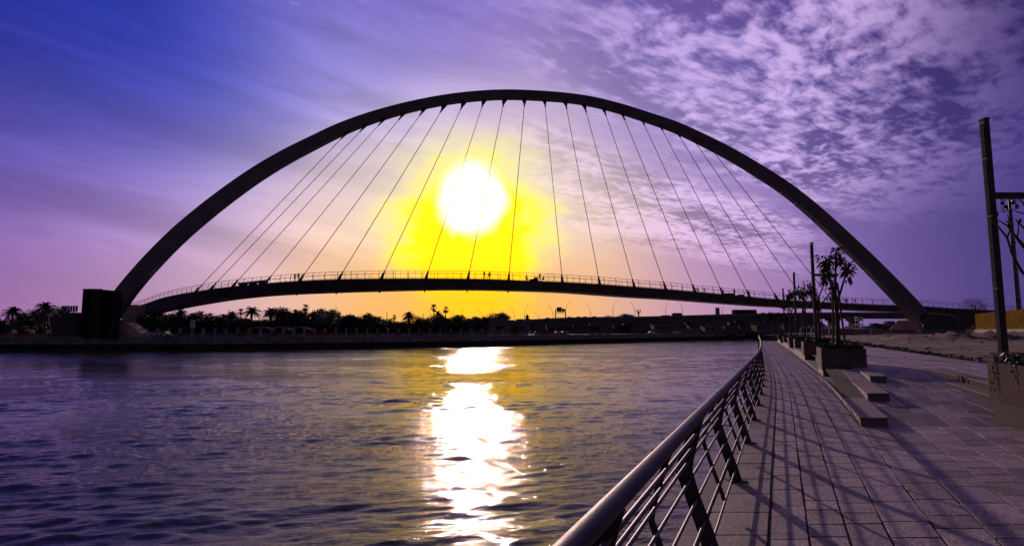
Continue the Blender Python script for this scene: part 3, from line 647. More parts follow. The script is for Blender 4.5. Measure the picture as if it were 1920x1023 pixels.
def date_palm(seed, h, fr=2.9, n=44, lab='', group=None, fan=False, name='palm_tree', cat='palm'):
    rg = random.Random(seed); t = thing(name, lab, cat, (0, 0, 0), group); lean = rg.uniform(-.3, .3)
    tk = MB(); tk.tube([(0, 0, 0), (lean*.3, 0, h*.5), (lean, 0, h)], [.32, .26, .24] if not fan else [.26, .18, .14], 8); tk.build('trunk', 'bark', t)
    cr = MB(); top = Vector((lean, 0, h))
    for i in range(n):
        a = 2*PI*i*.618+rg.uniform(-.2, .2); el = rg.uniform(-.5, 1.35) if not fan else rg.uniform(-1.1, 1.4); ln = fr*rg.uniform(.8, 1.05)
        d = Vector((cos(a)*cos(el), sin(a)*cos(el), sin(el))); side = Vector((-sin(a), cos(a), 0)); pts_ = []
        if not fan:
            for k in range(9):
                f = k/8; pts_.append(top+d*ln*f+Vector((0, 0, -1.15*ln*.42*f*f)))
            cr.tube(pts_, [.07]*8+[.02], 3, False)
            for k in range(1, 9):
                p = pts_[k]; tg = (pts_[k]-pts_[k-1]).normalized()
                for f2 in (0, .5):
                    pp = p-tg*(ln/8)*f2
                    for s_ in (-1, 1):
                        l = .62*(1-.5*(k/8)**2)*rg.uniform(.8, 1.1); q = pp+side*s_*l*.75+tg*l*.55+Vector((0, 0, -l*.35)); wd = tg*.10
                        cr.quad(pp-wd, pp+wd, q+wd*.3, q-wd*.3)
        else:
            p = top+d*fr*.45; cr.tube([top, p], .03, 3, False)
            for k in range(11):
                b = -1.15+2.3*k/10; v = (d*cos(b)+side*sin(b)+Vector((0, 0, -.25*rg.random()))).normalized(); q = p+v*fr*.55; sd = v.cross(Vector((0, 0, 1)))*.13
                cr.quad(p, p+v*fr*.3+sd, q, p+v*fr*.3-sd)
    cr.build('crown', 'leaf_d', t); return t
# far-bank stock
G_T = 'trees along the far bank'; G_P = 'palms along the far bank'
protoT = [bushy(11, 8.5, 3.6, clumps=34, group=G_T), bushy(12, 7.0, 3.4, clumps=28, group=G_T), bushy(13, 9.5, 3.2, clumps=32, group=G_T), bushy(14, 7.5, 4.2, clumps=40, group=G_T)]
TH_ = [8.5, 7.0, 9.5, 7.5]
protoP = [date_palm(21, 7.2, group=G_P), date_palm(22, 7.6, 2.7, 30, group=G_P), date_palm(23, 8., 1.35, 30, fan=True, group='fan palms along the far bank')]
used = set()
def put(proto, key, loc, rz, s_, label):
    if key not in used:
        used.add(key); proto.location = loc; proto.rotation_euler = (0, 0, rz); proto.scale = (s_,)*3; proto['label'] = label; return proto
    return dup(proto, loc, rz, s_, label)
rg = random.Random(77)
# px, top y, kind, depth behind quay
palms = [(25, 571, 0, 16, 'leaning date palm at the far left edge behind the white sign'), (87, 562, 0, 14, 'tall date palm left of the glass stair landing'),
 (120, 571, 1, 30, 'half hidden palm just left of the black pavilion'), (339, 576, 0, 30, 'date palm rising highest in the trees right of the bridge pier'), (361, 584, 1, 34, 'small palm in the grove right of the bridge pier'),
 (378, 580, 1, 32, 'palm in the grove above the square white sign'), (396, 584, 1, 36, 'low palm right of the square white sign'), (421, 586, 1, 28, 'palm with a ragged head just left of the slim far lamp post'), (438, 580, 0, 26, 'broad date palm touching the slim far lamp post'),
 (454, 579, 2, 34, 'small fan palm between two broad date palms'), (473, 571, 0, 26, 'tallest free-standing date palm left of the pale canopies'), (509, 573, 0, 27, 'free-standing date palm with bare trunk before the dense grove'),
 (554, 577, 1, 40, 'date palm head above the dense grove over the pale canopies'), (572, 571, 2, 40, 'slim fan palm spike above the dense grove'), (768, 581, 0, 30, 'lone date palm with full round head left of the yellow glow'),
 (740, 590, 2, 60, 'tiny distant fan palm in the gap of the tree line'), (815, 571, 2, 34, 'tall fan palm beside the date palm under the sun'), (821, 579, 1, 30, 'date palm directly under the sun'), (835, 575, 2, 36, 'lower fan palm right of the pair under the sun'),
 (712, 590, 1, 36, 'short palm hidden among bushes left of the tree line gap'), (858, 587, 1, 34, 'small palm head in the bushes right of the fan palms')]
for i, (px, ty, k, dpt, lab) in enumerate(palms):
    b = fb(px, dpt); hgt = H+(618.5-ty)/F*b.y*1.005; bh = (7.2+1.6, 7.6+1.6, 8+.8)[k]
    put(protoP[k], 'P%d' % k, (b.x, b.y, 0), rg.uniform(0, 6), hgt/bh, lab)
trees = [(-40, 588, 1), (8, 596, 1), (48, 590, 3), (62, 577, 1), (72, 584, 0), (108, 575, 0), (285, 588, 1), (300, 583, 0), (318, 585, 2), (330, 588, 3), (348, 590, 1), (366, 586, 0), (386, 586, 3), (406, 587, 1), (424, 590, 0), (450, 592, 1), (488, 597, 1), (500, 597, 3),
 (524, 576, 0), (536, 581, 2), (548, 585, 3), (565, 583, 0), (584, 580, 1), (598, 577, 2), (612, 579, 3), (625, 579, 2), (640, 589, 1), (654, 589, 0), (668, 592, 3), (684, 591, 1), (693, 585, 2), (702, 592, 3), (722, 594, 1), (752, 600, 1),
 (782, 591, 3), (796, 595, 1), (812, 592, 3), (826, 591, 0), (846, 593, 1), (862, 590, 3), (878, 595, 1), (894, 593, 0), (910, 592, 2), (928, 585, 3), (940, 586, 0)]
where = lambda px: 'left of the black tower' if px < 150 else 'right of the bridge pier' if px < 430 else 'behind the pale canopies' if px < 590 else 'right of the canopies' if px < 750 else 'under the yellow glow' if px < 905 else 'at the viaduct end'
cnt = {}
tot_ = {}
for px, ty, k in trees: tot_[where(px)] = tot_.get(where(px), 0)+1
for i, (px, ty, k) in enumerate(trees):
    b = fb(px, 22+6*(i % 3)+(22 if px > 900 else 0)); hgt = H+(619-ty)/F*b.y; w0 = where(px); cnt[w0] = cnt.get(w0, 0)+1
    if px in (928, 940): lab = 'large round-headed tree %s, %s half of the clump' % (w0, 'left' if px == 928 else 'right')
    else: lab = '%s bushy tree from the left, %s' % (ORD[cnt[w0]-1], w0)
    put(protoT[k], 'T%d' % k, (b.x, b.y, 0), rg.uniform(0, 6), hgt/(TH_[k]*1.03), lab)
# the wood behind them, one mass
mb = MB(); rw = random.Random(4)
for i in range(230):
    px = -260+i*1230/230+rw.uniform(-3, 3); b = fb(px, 40+rw.random()*10+(20 if px > 850 else 0)); h_ = H+(619-(598 + (4 if px > 640 else 0)+ (4 if 480 < px < 520 else 0) + rw.uniform(-4, 3)))/F*b.y
    leaf_blob(mb, (b.x, b.y, h_*.42), (3.6, 2.2, h_*.52), 330, 1.15, rw)
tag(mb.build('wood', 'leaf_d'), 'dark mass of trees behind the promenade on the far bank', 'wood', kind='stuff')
mb = MB()
for i in range(90):
    px = 930+rw.random()*780; D = 440+rw.random()*60; x = (px-960)/F*D; h_ = 5+rw.random()*4
    leaf_blob(mb, (x, D, h_*.42), (10, 5, h_*.5), 120, 1.8, rw)
tag(mb.build('wood', 'leaf_d'), 'distant low tree belt seen under the road viaduct', 'wood', kind='stuff')
# ------------------------------------------------------------------ far bank furniture
bw = thing('boundary_wall', 'long low wall with square pale pillars along the far promenade', 'wall', fb(250, 14))
mb = MB(); l = [fb(px, 14) for px in range(270, 1010, 20)]
mb.sweep([[(p.x, p.y, 0), (p.x, p.y+.3, 0), (p.x, p.y+.3, .9), (p.x, p.y, .9)] for p in l]); mb.build('wall', 'quay', bw)
px = 278.
while px < 960:
    p = fb(px, 14); m_ = MB(); m_.box((p.x, p.y-.05, 1.15), (.62 if px < 640 else .5, .62, 2.3)); m_.box((p.x, p.y-.05, 2.36), (.8, .8, .12)); m_.build('pillar', 'pillar', bw); px += 21.3 if px < 520 else 19.5
fr_ = thing('railing', 'slim steel railing along the far quay edge', 'railing', fb(0, .7))
ln_ = offs(line[2:17], .5)
dense = []
for a, b in zip(ln_, ln_[1:]):
    for i in range(6): dense.append(a.lerp(b, i/6))
mb = MB(); mb.tube([p+Vector((0, 0, 1.15)) for p in dense], .05, 6); mb.build('handrail', 'tube', fr_)
for h in (.45, .8):
    mb = MB(); mb.tube([p+Vector((0, 0, h)) for p in dense], .025, 5); mb.build('rail_bar', 'bar', fr_)
for i, p in enumerate(dense):
    mb = MB(); mb.box(p+Vector((0, 0, .6)), (.06, .1, 1.1)); mb.build('post', 'post', fr_)
# lit paving strip of the far promenade
mb = MB(); l0 = offs(line, .52); l1 = offs(line, 9.)
for a, b, c, d in zip(l0, l0[1:], l1[1:], l1): mb.quad((a.x, a.y, .012), (b.x, b.y, .012), (c.x, c.y, .012), (d.x, d.y, .012))
struct('far_promenade', mb, 'conc')
def planter(loc, lab, L_=2.3, Wd=1.4, h=1.06, group='stone planters along the promenade', foliage=True, shear=None, name='planter', seed=0, base=.36, mb_='granite', mt_='planter'):
    t = thing(name, lab, 'planter', loc, group); x, y, z = loc; k = shear if shear is not None else 0.
    def hx(mb, x0, x1, y0, y1, z0_, z1_): mb.hexa([(x0+k*(y0-y), y0, z0_), (x1+k*(y0-y), y0, z0_), (x1+k*(y1-y), y1, z0_), (x0+k*(y1-y), y1, z0_), (x0+k*(y0-y), y0, z1_), (x1+k*(y0-y), y0, z1_), (x1+k*(y1-y), y1, z1_), (x0+k*(y1-y), y1, z1_)])
    mb = MB(); hx(mb, x, x+Wd, y, y+L_, z-.02, z+base-.02); mb.build('base', mb_, t)
    g = .03; tk_ = .09; mb = MB(); a, b, c, d = x-g, x+Wd+g, y-g, y+L_+g
    hx(mb, a, a+tk_, c, d, z+base, z+h); hx(mb, b-tk_, b, c, d, z+base, z+h); hx(mb, a+tk_, b-tk_, c, c+tk_, z+base, z+h); hx(mb, a+tk_, b-tk_, d-tk_, d, z+base, z+h); hx(mb, a+.02, b-.02, c+.02, d-.02, z+base-.02, z+base+.03)
    tg_ = mb.build('trough', mt_, t)
    mb = MB(); hx(mb, a+tk_, b-tk_, c+tk_, d-tk_, z+h-.14, z+h-.08); mb.build('soil', 'soil', tg_)
    if foliage:
        rg_ = random.Random(seed); mb = MB(); n_ = int(foliage*L_*Wd)
        for i in range(n_):
            u = rg_.random(); v = rg_.random(); px_ = a+.1+(b-a-.2)*u; py_ = c+.1+(d-c-.2)*v; px_ += k*(py_-y)
            if u < .08 or v < .06: pass
            hh_ = rg_.uniform(.05, .32)
            for q in range(3):
                an = rg_.uniform(0, 6.28); dd = Vector((cos(an), sin(an), rg_.uniform(.2, 1.6))).normalized(); p0 = Vector((px_, py_, z+h-.08+hh_*.6)); s_ = rg_.uniform(.05, .1); sd = dd.orthogonal().normalized()*s_*.38
                mb.quad(p0, p0+dd*s_*.55-sd, p0+dd*s_*1.3, p0+dd*s_*.55+sd)
        mb.build('ground_cover', 'leaf', tg_)
    return t
for i, px in enumerate([346, 456, 513, 613, 661, 707, 747, 787, 845, 905, 965, 1020]):
    p = fb(px, 1.3); planter((p.x-1.1, p.y, .02), '%s dark planter box from the left along the far quay railing' % ORD[i], 1.3, 2.4, 1.0, 'planters on the far quay', 60, name='planter', seed=i)
def bx_thing(name, lab, cat, loc, parts, group=None, rz=0.):
    t = thing(name, lab, cat, loc, group)
    for pn, m, bl in parts:
        mb = MB()
        for c, d in bl: mb.box(Vector(loc)+Vector(c), d)
        mb.build(pn, m, t)
    t.rotation_euler = (0, 0, rz); return t
# black pavilion
pv_ = thing('stair_tower', 'black glass lift tower at the left foot of the bridge', 'building', (P(188, 620, 149).x, 151, 0))
xa, xm, xb = P(148.5, 620, 149).x, P(189, 620, 149).x, P(224.5, 620, 149).x; ht = 11.9
def tower_poly(x0, x1, D0): return [(x0, D0), (x0+(x1-x0)*.5, D0-.5), (x1, D0), (x1, D0+7), (x0, D0+7)]
mb = MB(); mb.prism([(xa+.2, 149), (xa+3.4, 147.9), (xm-.1, 148.8), (xm-.1, 156), (xa+1.2, 156), (xa+.2, 154)], 0.0, ht+.35); mb.build('glass_box', 'glass', pv_)
mb = MB(); mb.prism([(xm+.1, 148.8), (xm+3.0, 147.9), (xb-.2, 149), (xb-5.4, 156), (xm+.1, 156)], 0.0, ht-.1); mb.build('glass_box', 'glass', pv_)
mb = MB(); mb.prism([(xm-.1, 150), (xm+.1, 150), (xm+.1, 156), (xm-.1, 156)], 0, ht-.6); mb.build('joint_column', 'black', pv_)
mb = MB()
for x0, x1, s_ in ((xa, xm-.15, .35), (xm+.15, xb, -.1)):
    mb.prism([(x0, 148.9), (x0+(x1-x0)*.55, 147.75), (x1, 148.7), (x1-5.1, 156.2), (x0+.3, 156.2)], ht+s_+.004, ht+s_+.14)
mb.build('roof', 'black', pv_)
mb = MB()
for i in range(9):
    f = (i+.5)/9; x = xa+.2+(xb-xa-.4)*f; mb.box((x, 148.1 if i not in (0, 8, 4) else 148.6, ht/2), (.06, .5, ht-.4))
mb.build('mullion', 'black', pv_)
# stair landing with glass balustrade left of it
sg = thing('stair_landing', 'stair landing with blue glass balustrade beside the black tower', 'stairs', (P(125, 620, 152).x, 152, 0))
x0, x1 = P(120, 620, 152).x, P(150, 620, 152).x
mb = MB(); mb.box(((x0+x1)/2, 153, 3.2), (x1-x0, 5, 6.4)); mb.sweep([[(x, y, z) for x, z in ((x0, 6.38), (x0-3.4, 5.2), (x0-2.9, 0), (x0, 0))] for y in (151, 155)]); mb.build('landing', 'deckm', sg)
mb = MB()
for i in range(6): mb.box((x0+.5+i*(x1-x0)/6, 150.5, 7.35), ((x1-x0)/6-.12, .05, 1.6))
mb.build('glass_panel', 'bglass', sg)
mb = MB()
for y, xx in ((150.7, x0-3.4), (150.6, x0-.2)): mb.tube([(xx+2.4, y, 6.9), (xx+.5, y, 6.3), (xx, y, 5.8), (xx+.2, y, 4.9), (xx+1.3, y, .6)], .09, 6)
mb.build('handrail', 'white', sg)
# totem signs
for px, top, bot, lab in ((18, 591, 608, 'white information board with dark lines below the leaning palm'), (363.5, 600, 614, 'square pale information board in front of the grove, right of the pier')):
    p = fb(px, 8); t = thing('sign_board', lab, 'sign', p, 'information boards on the far bank'); zt = H+(620-top)/F*p.y; zb = H+(620-bot)/F*p.y; wd = .98 if px < 100 else 1.3
    mb = MB(); mb.box((p.x, p.y, (zt+zb)/2), (wd, .15, zt-zb)); pn_ = mb.build('panel', 'white', t)
    mb = MB()
    for k in range(4): mb.box((p.x, p.y-.09, zt-(zt-zb)*(.16+.2*k)), (wd*.8, .02, .06 if k else .2))
    mb.build('lettering', 'sign', pn_)
    mb = MB(); mb.box((p.x-wd*.4, p.y+.1, zb/2), (.1, .1, zb)); mb.box((p.x+wd*.4, p.y+.1, zb/2), (.1, .1, zb)); mb.build('post', 'post', t)
# barriers on the far bank
def barrier(p, m, lab, group, L_=2.0, rz=0., h=1.):
    t = thing('road_barrier', lab, 'barrier', p, group); q = Vector(p); mb = MB()
    for z0_, z1_, w0_, w1_ in ((0, .25*h, .5, .5), (.25*h, .45*h, .5, .26), (.45*h, h, .26, .18)):
        mb.hexa([q+Vector((x, y, z)) for z, ww in ((z0_, w0_), (z1_, w1_)) for x, y in ((-L_/2, -ww/2), (L_/2, -ww/2), (L_/2, ww/2), (-L_/2, ww/2))])
    mb.build('body', m, t); mb = MB(); mb.box(q+Vector((L_/2-.25, 0, h+.04)), (.2, .14, .08)); mb.box(q+Vector((-L_/2+.25, 0, h+.04)), (.2, .14, .08)); mb.build('filler_cap', m, t)
    t.rotation_euler = (0, 0, rz); return t
cols = ['red', 'red', 'pink', 'red', 'red', 'red', 'pink', 'pink', 'red', 'pink']
for i, px in enumerate([-5, 6, 18, 36, 52, 60, 74, 90, 104, 113]):
    barrier(fb(px, 5), cols[i], '%s water-filled barrier from the left edge, %s, on the far quay' % (ORD[i], 'red' if cols[i] == 'red' else 'faded pink'), 'plastic barriers on the far quay')
for i, px in enumerate([596, 606, 616, 626]): barrier(fb(px, 9), 'red', '%s red barrier right of the pale canopies' % ORD[i], 'red barriers by the canopies')
for i, px in enumerate([1012, 1022, 1034, 1046, 1058, 1110, 1124, 1138]): barrier(fb(px, 6), 'red' if i % 3 else 'pink', '%s roadwork barrier from the left below the road viaduct' % ORD[i], 'barriers below the viaduct', 2.6)
# low white bins
for i, px in enumerate([32, 66, 96, 133, 144]):
    p = fb(px, 9); t = thing('utility_cabinet', '%s white utility cabinet from the left edge, behind the barriers' % ORD[i], 'cabinet', p, 'white cabinets on the far bank')
    mb = MB(); mb.box(p+Vector((0, 0, 1.1)), (.9, .6, 1.7)); mb.build('body', 'white', t); mb = MB(); mb.box(p+Vector((.0, -.33, 1.1)), (.05, .05, 1.5)); mb.build('door_seam', 'post', t); mb = MB(); mb.box(p+Vector((0, 0, .12)), (1., .7, .24)); mb.build('base', 'conc', t)
# pale canopies among the trees
for i, (px, wd) in enumerate(((495, 7), (530, 6.5), (566, 7))):
    p = fb(px, 18); t = thing('canopy', '%s pale curved canopy from the left under the trees' % ORD[i], 'canopy', p, 'pale canopies under the trees')
    mb = MB(); rr_ = []
    for k in range(13): f = k/12*2-1; rr_.append([(p.x+f*wd/2, p.y-2, 2.9-.9*f*f), (p.x+f*wd/2, p.y+2, 2.9-.9*f*f), (p.x+f*wd/2, p.y+2, 2.7-.9*f*f), (p.x+f*wd/2, p.y-2, 2.7-.9*f*f)])
    mb.sweep(rr_); mb.build('roof', 'pillar', t)
    for s_ in (-.42, .42): mb = MB(); mb.tube([(p.x+s_*wd, p.y, 0), (p.x+s_*wd, p.y, 2.1)], .08, 6); mb.build('post', 'post', t)
# slim lamp posts, shared with the near side
def lamp(loc, lab, group, s_=1., arm=1.25, armz=4.18):
    t = thing('street_lamp', lab, 'street lamp', loc, group); q = Vector(loc)
    mb = MB(); mb.box(q+Vector((0, 0, 2.95)), (.12, .14, 5.9)); mb.build('pole', 'post', t)
    mb = MB()
    for a, b in ((.5, 2.1), (2.15, 3.7), (3.75, 5.0), (5.05, 5.8)): mb.box(q+Vector((-.064, 0, (a+b)/2)), (.012, .10, b-a))
    mb.build('pale_strip', 'planter', t)  # paler strips down the left face of the pole
    mb = MB(); mb.box(q+Vector((arm/2+.075, 0, armz)), (arm, .11, .13)); mb.build('arm', 'post', t)
    mb = MB(); mb.box(q+Vector((0, 0, .1)), (.34, .4, .2)); mb.build('base_box', 'post', t); mb = MB(); mb.box(q+Vector((0, 0, 5.92)), (.14, .17, .04)); mb.build('cap', 'post', t)
    t.scale = (s_,)*3; return t
for i, px in enumerate([140, 430, 538, 637, 726, 794, 869]):
    p = fb(px, 4); lamp(p, '%s slim dark lamp post from the left on the far promenade' % ORD[i], 'lamp posts on the far promenade', 1.24, .05)
# ------------------------------------------------------------------ road viaduct
VT = [(905, 606, 330), (950, 601.5, 335), (1056, 595, 345), (1200, 592.8, 352), (1297, 590.3, 358), (1413, 587.3, 362), (1530, 585.3, 365), (1700, 585, 368), (1860, 588, 372)]
def vt(px, dz=0.): 
    y = sinterp([(a, b) for a, b, c in VT], px); D = sinterp([(a, c) for a, b, c in VT], px); p = P(px, y, D); p.z += dz; return p
va = thing('road_viaduct', 'long dark concrete road viaduct crossing behind the footbridge', 'viaduct', (vt(1300).x, 358, 0))
pxs = list(range(905, 1870, 20)); mb = MB()
mb.sweep([[vt(p, -1.1), vt(p, -4.0)+Vector((0, .8, 0)), vt(p, -4.0)+Vector((0, 11.2, 0)), vt(p, -1.1)+Vector((0, 12, 0))] for p in pxs]); mb.build('girder', 'road', va)
mb = MB(); mb.sweep([[vt(p, -1.1)+Vector((0, -.3, 0)), vt(p, 0)+Vector((0, -.3, 0)), vt(p, 0)+Vector((0, .1, 0)), vt(p, -1.1)+Vector((0, .1, 0))] for p in pxs]); mb.build('parapet', 'quay', va)
mb = MB(); mb.sweep([[vt(p, -1.09)+Vector((0, 12, 0)), vt(p, -.1)+Vector((0, 12, 0)), vt(p, -.1)+Vector((0, 12.3, 0)), vt(p, -1.09)+Vector((0, 12.3, 0))] for p in pxs]); mb.build('parapet', 'quay', va)
for px in (1000, 1085, 1190, 1300, 1395, 1478, 1570, 1610, 1770):
    q = vt(px, -4); mb = MB(); mb.box((q.x, q.y+6, q.z/2), (3.4, 6, q.z)); mb.box((q.x, q.y+6, q.z-.7), (5, 9.5, 1.38)); mb.build('pier', 'road', va)
# embankment and hoarding under the viaduct
mb = MB(); l = [(880, 372, 4), (930, 374, 6.5), (1000, 375, 7.6), (1150, 378, 8.6), (1300, 384, 9.2), (1420, 392, 9.8), (1530, 392, 10), (1555, 392, 3)]
mb.sweep([[((p-960)/F*d, d, 0), ((p-960)/F*(d+8), d+8, h), ((p-960)/F*(d+30), d+30, h), ((p-960)/F*(d+34), d+34, 0)] for p, d, h in l]); struct('embankment', mb, 'asph')
hd = thing('hoarding', 'grey blue hoarding panels on the far bank below the viaduct', 'hoarding', (P(1340, 620, 352).x, 352, 0))
mb = MB(); l = [(1262, 352-20), (1300, 356-10), (1350, 390), (1400, 410), (1450, 440)]
for (a, d), (b, e) in zip(l, l[1:]):
    for k in range(4):
        f0, f1 = k/4, (k+.94)/4; mb.box((((a-960)/F*d*(1-f0)+(b-960)/F*e*f0+(a-960)/F*d*(1-f1)+(b-960)/F*e*f1)/2, (d*(1-f0)+e*f0+d*(1-f1)+e*f1)/2, 1.7), (((b-960)/F*e-(a-960)/F*d)/4*.94, .3, 3.2), math.atan2(e-d, (b-960)/F*e-(a-960)/F*d))
mb.build('panel', 'cream', hd)
mb = MB(); 
for px, d in ((1262, 332), (1350, 390), (1450, 440)): mb.box(((px-960)/F*d, d+.4, 1.7), (.3, .3, 3.4))
mb.build('frame', 'post', hd)
# houses seen dimly beneath the viaduct
hs = random.Random(3)
hspec = [(905, 24, 5), (945, 14, 5.5), (968, 10, 6), (1048, 16, 5), (1105, 12, 5), (1168, 13, 5), (1240, 12, 6), (1332, 11, 5), (1365, 8, 5), (1425, 9, 6), (1660, 13, 6.5), (1680, 9, 5.5), (1632, 12, 5)]
hl = ['behind the lone round tree', 'under the left end of the viaduct', 'right of the viaduct left end', 'below the road sign gantry', 'below the two tall road lamps', 'below the bushy crown on the viaduct', 'below the coach', 'left of the long bus, low', 'below the long bus front', 'just left of the nearest trees', 'in the bright gap left of the tan cover', 'nearest the tan cover', 'right of the staked tree, low']
for (px, wd, h), s_ in zip(hspec, hl):
    D = 420+hs.uniform(-6, 6) if px > 940 else 300; 
    if px < 1500: D -= 55
    if px == 945 or px == 968: D = 322
    x = (px-960)/F*D; t = thing('villa', 'flat-roofed pale house %s' % s_, 'house', (x, D, 0), 'houses beyond the canal'); mb = MB(); mb.box((x, D, h/2), (wd, 8, h)); mb.box((x+wd*.2, D+1, h+1.1), (wd*.4, 4, 2.2)); mb.build('wall', 'cream', t)
    mb = MB(); mb.box((x, D, h+.1), (wd+.5, 8.5, .25)); mb.build('roof', 'cream', t)
    for k in range(3):
        m_ = MB(); m_.box((x-wd*.32+wd*.32*k, D-4.02, h*.6), (wd*.14, .12, h*.26)); m_.build('window', 'glass', t)
# road lamps on the viaduct (curved masts)
def mast(px, topy, lean, lab, base=None):
    q = base or vt(px, -.2); zt = H+(620-topy)/F*q.y; t = thing('road_lamp', lab, 'street lamp', q, 'curved road lamps on the viaduct'); hh = zt-q.z
    mb = MB(); pts_ = [q+Vector((lean*2.0*(k/10)**2.8, 0, hh*k/10)) for k in range(11)]; mb.tube(pts_, [.15-.009*k for k in range(11)], 6); mb.build('mast', 'post', t)
    mb = MB(); e_ = pts_[-1]; mb.box(e_+Vector((lean*.45, 0, .05)), (1.3, .35, .14)); mb.build('lamp_head', 'post', t)
    mb = MB(); mb.box(q+Vector((-lean*.45, 0, hh*.42)), (.7, .2, .12)); mb.build('bracket', 'post', t)
ml = [(905, 581, -1), (916, 576, 1), (965, 577, -1), (983.5, 571, 1), (1010, 586, -1), (1037, 574, -1), (1060, 567, 1), (1107.5, 571, -1), (1149, 564, 1), (1191, 568, -1), (1248, 562, 1), (1280, 566, -1), (1354, 569, 1), (1379, 571, 1), (812, 583, -1), (850, 582, -1), (860, 581, 1)]
for i, (px, ty, le) in enumerate(ml):
    b_ = None if px >= 905 else Vector(((px-960)/F*330, 330, 0)); gp = 'leaning left' if le < 0 else 'leaning right'
    mast(px, ty, le, '%s curved road lamp from the left in the skyline, head %s' % (ORD[sorted(m[0] for m in ml).index(px)], gp), b_)
# sign gantry
q0, q1 = vt(1042, -.2)+Vector((0, .5, 0)), vt(1060.5, -.2)+Vector((0, .5, 0)); gt = thing('sign_gantry', 'road sign gantry with two dark panels on the viaduct', 'road sign', q0)
for a, nm in ((q0, 1), (q1, -1)):
    mb = MB(); zt = P(1050, 579, 345).z; mb.tube([a, (a.x, a.y, zt-.8), (a.x+nm*.4, a.y, zt-.1), (a.x+nm*1.2, a.y, zt)], .32, 8); mb.build('post', 'post', gt)
mb = MB(); mb.box(((q0.x+q1.x)/2, q0.y, zt), (q1.x-q0.x-2, .4, .4)); mb.build('beam', 'post', gt)
for a, b, y0, y1 in ((1044, 1053, 575.5, 584.5), (1053.3, 1058.5, 579, 584.5)):
    A, B = P(a, y0, 344), P(b, y1, 344); mb = MB(); mb.box(((A.x+B.x)/2, q0.y-.5, (A.z+B.z)/2), (B.x-A.x, .2, A.z-B.z)); mb.build('sign_panel', 'sign', gt)
A, B = P(1044, 585, 344), P(1058.5, 587, 344); mb = MB(); mb.box(((A.x+B.x)/2, q0.y-.7, (A.z+B.z)/2), (B.x-A.x, .6, .35)); mb.build('catwalk', 'white', gt)
# vehicles
def vehicle(px, L_, h, m, name, lab, cat, kind='car', group=None, base=None, rz=0.):
    q = (base or vt(px, -1.08)+Vector((0, 2.2, 0))); t = thing(name, lab, cat, q, group); mb = MB()
    if kind == 'car':
        mb.sweep([[q+Vector((x, y, z)) for x, z in ((-L_/2, .35), (L_/2, .35), (L_/2, .8), (L_*.3, .95), (L_*.14, h), (-L_*.28, h), (-L_*.44, .95), (-L_/2, .85))] for y in (-.85, .85)]); mb.build('body', m, t)
        mb = MB(); mb.box(q+Vector((-L_*.06, -.86, h*.8)), (L_*.38, .06, h*.22)); mb.build('side_window', 'glass', t)
    else:
        mb.sweep([[q+Vector((x, y, z)) for x, z in ((-L_/2, .4), (L_/2, .4), (L_/2, h*.6), (L_/2-.35, h), (-L_/2+.2, h), (-L_/2, h-.2))] for y in (-1.2, 1.2)]); mb.build('body', m, t)
        for k in range(int(L_/1.9)):
            m_ = MB(); m_.box(q+Vector((-L_/2+1.3+k*1.85, -1.22, h*.68)), (1.5, .06, h*.24)); m_.build('window', 'glass', t)
    for x in (-L_*.32, L_*.32):
        for y in (-.8, .8):
            m_ = MB(); m_.tube([q+Vector((x, y-.12, .36)), q+Vector((x, y+.12, .36))], .36, 12); wl_ = m_.build('wheel', 'tyre', t); m_ = MB(); m_.tube([q+Vector((x, y-.14, .36)), q+Vector((x, y+.14, .36))], .2, 10); m_.build('rim', 'car', wl_)
    t.rotation_euler = (0, 0, rz); return t
vehicle(1398, 15, 3.6, 'black', 'bus', 'long dark bus on the viaduct left of the nearest lamp posts', 'bus', 'bus')
vehicle(1271, 6.0, 2.6, 'car', 'minibus', 'small coach with a window row beside the curved lamp', 'minibus', 'bus')
GV = 'cars on the viaduct'
for px, lab in ((1028, 'car roof just left of the sign gantry'), (1069, 'car roof right of the sign gantry'), (1086, 'car roof halfway between gantry and next lamp'), (1098, 'car roof just left of the tall left-leaning lamp'), (1116, 'car roof between the two tall lamps'), (1246, 'car roof at the foot of the curved lamp left of the coach'), (1254, 'car roof behind the small coach'), (1434, 'car roof in front of the long bus')):
    vehicle(px, 4.4, 1.5, 'car', 'car', lab, 'car', group=GV)
for i, (px, off_) in enumerate(((1048, 12), (1060, 12), (1010, 13), (1222, 14), (1268, 12), (300, 10), (312, 10))):
    vehicle(0, 4.4, 1.5, 'white' if i != 2 else 'car', 'parked_car', '%s parked car from the left on the far bank' % ORD[sorted([1048, 1060, 1010, 1222, 1268, 300, 312]).index(px)], 'car', group='cars parked on the far bank', base=fb(px, off_)+Vector((0, 0, .01)))
# minaret, telecom mast, distant trees on the skyline
p = Vector(((988.5-960)/F*420, 420, 0)); t = thing('minaret', 'small stepped tower poking above the left end of the viaduct', 'tower', p); zt = H+(620-588)/F*420
mb = MB(); mb.tube([p, p+Vector((0, 0, zt*.72))], 1.5, 10); mb.build('shaft', 'road', t)
mb = MB(); mb.tube([p+Vector((0, 0, zt*.70)), p+Vector((0, 0, zt*.74))], 2.5, 12); mb.tube([p+Vector((0, 0, zt*.84)), p+Vector((0, 0, zt*.87))], 1.8, 12); mb.build('balcony', 'road', t)
mb = MB(); mb.tube([p+Vector((0, 0, zt*.74)), p+Vector((0, 0, zt*.84)), p+Vector((0, 0, zt*.9)), p+Vector((0, 0, zt))], [1.2, 1.1, .8, .06], 10); mb.build('spire', 'road', t)
p = Vector(((1197-960)/F*420, 420, 0)); t = thing('telecom_mast', 'telecom mast with a fork-shaped antenna head behind the viaduct', 'mast', p); zt = H+(620-581)/F*420
mb = MB(); mb.tube([p, p+Vector((0, 0, zt-1))], .45, 8); mb.build('pole', 'post', t)
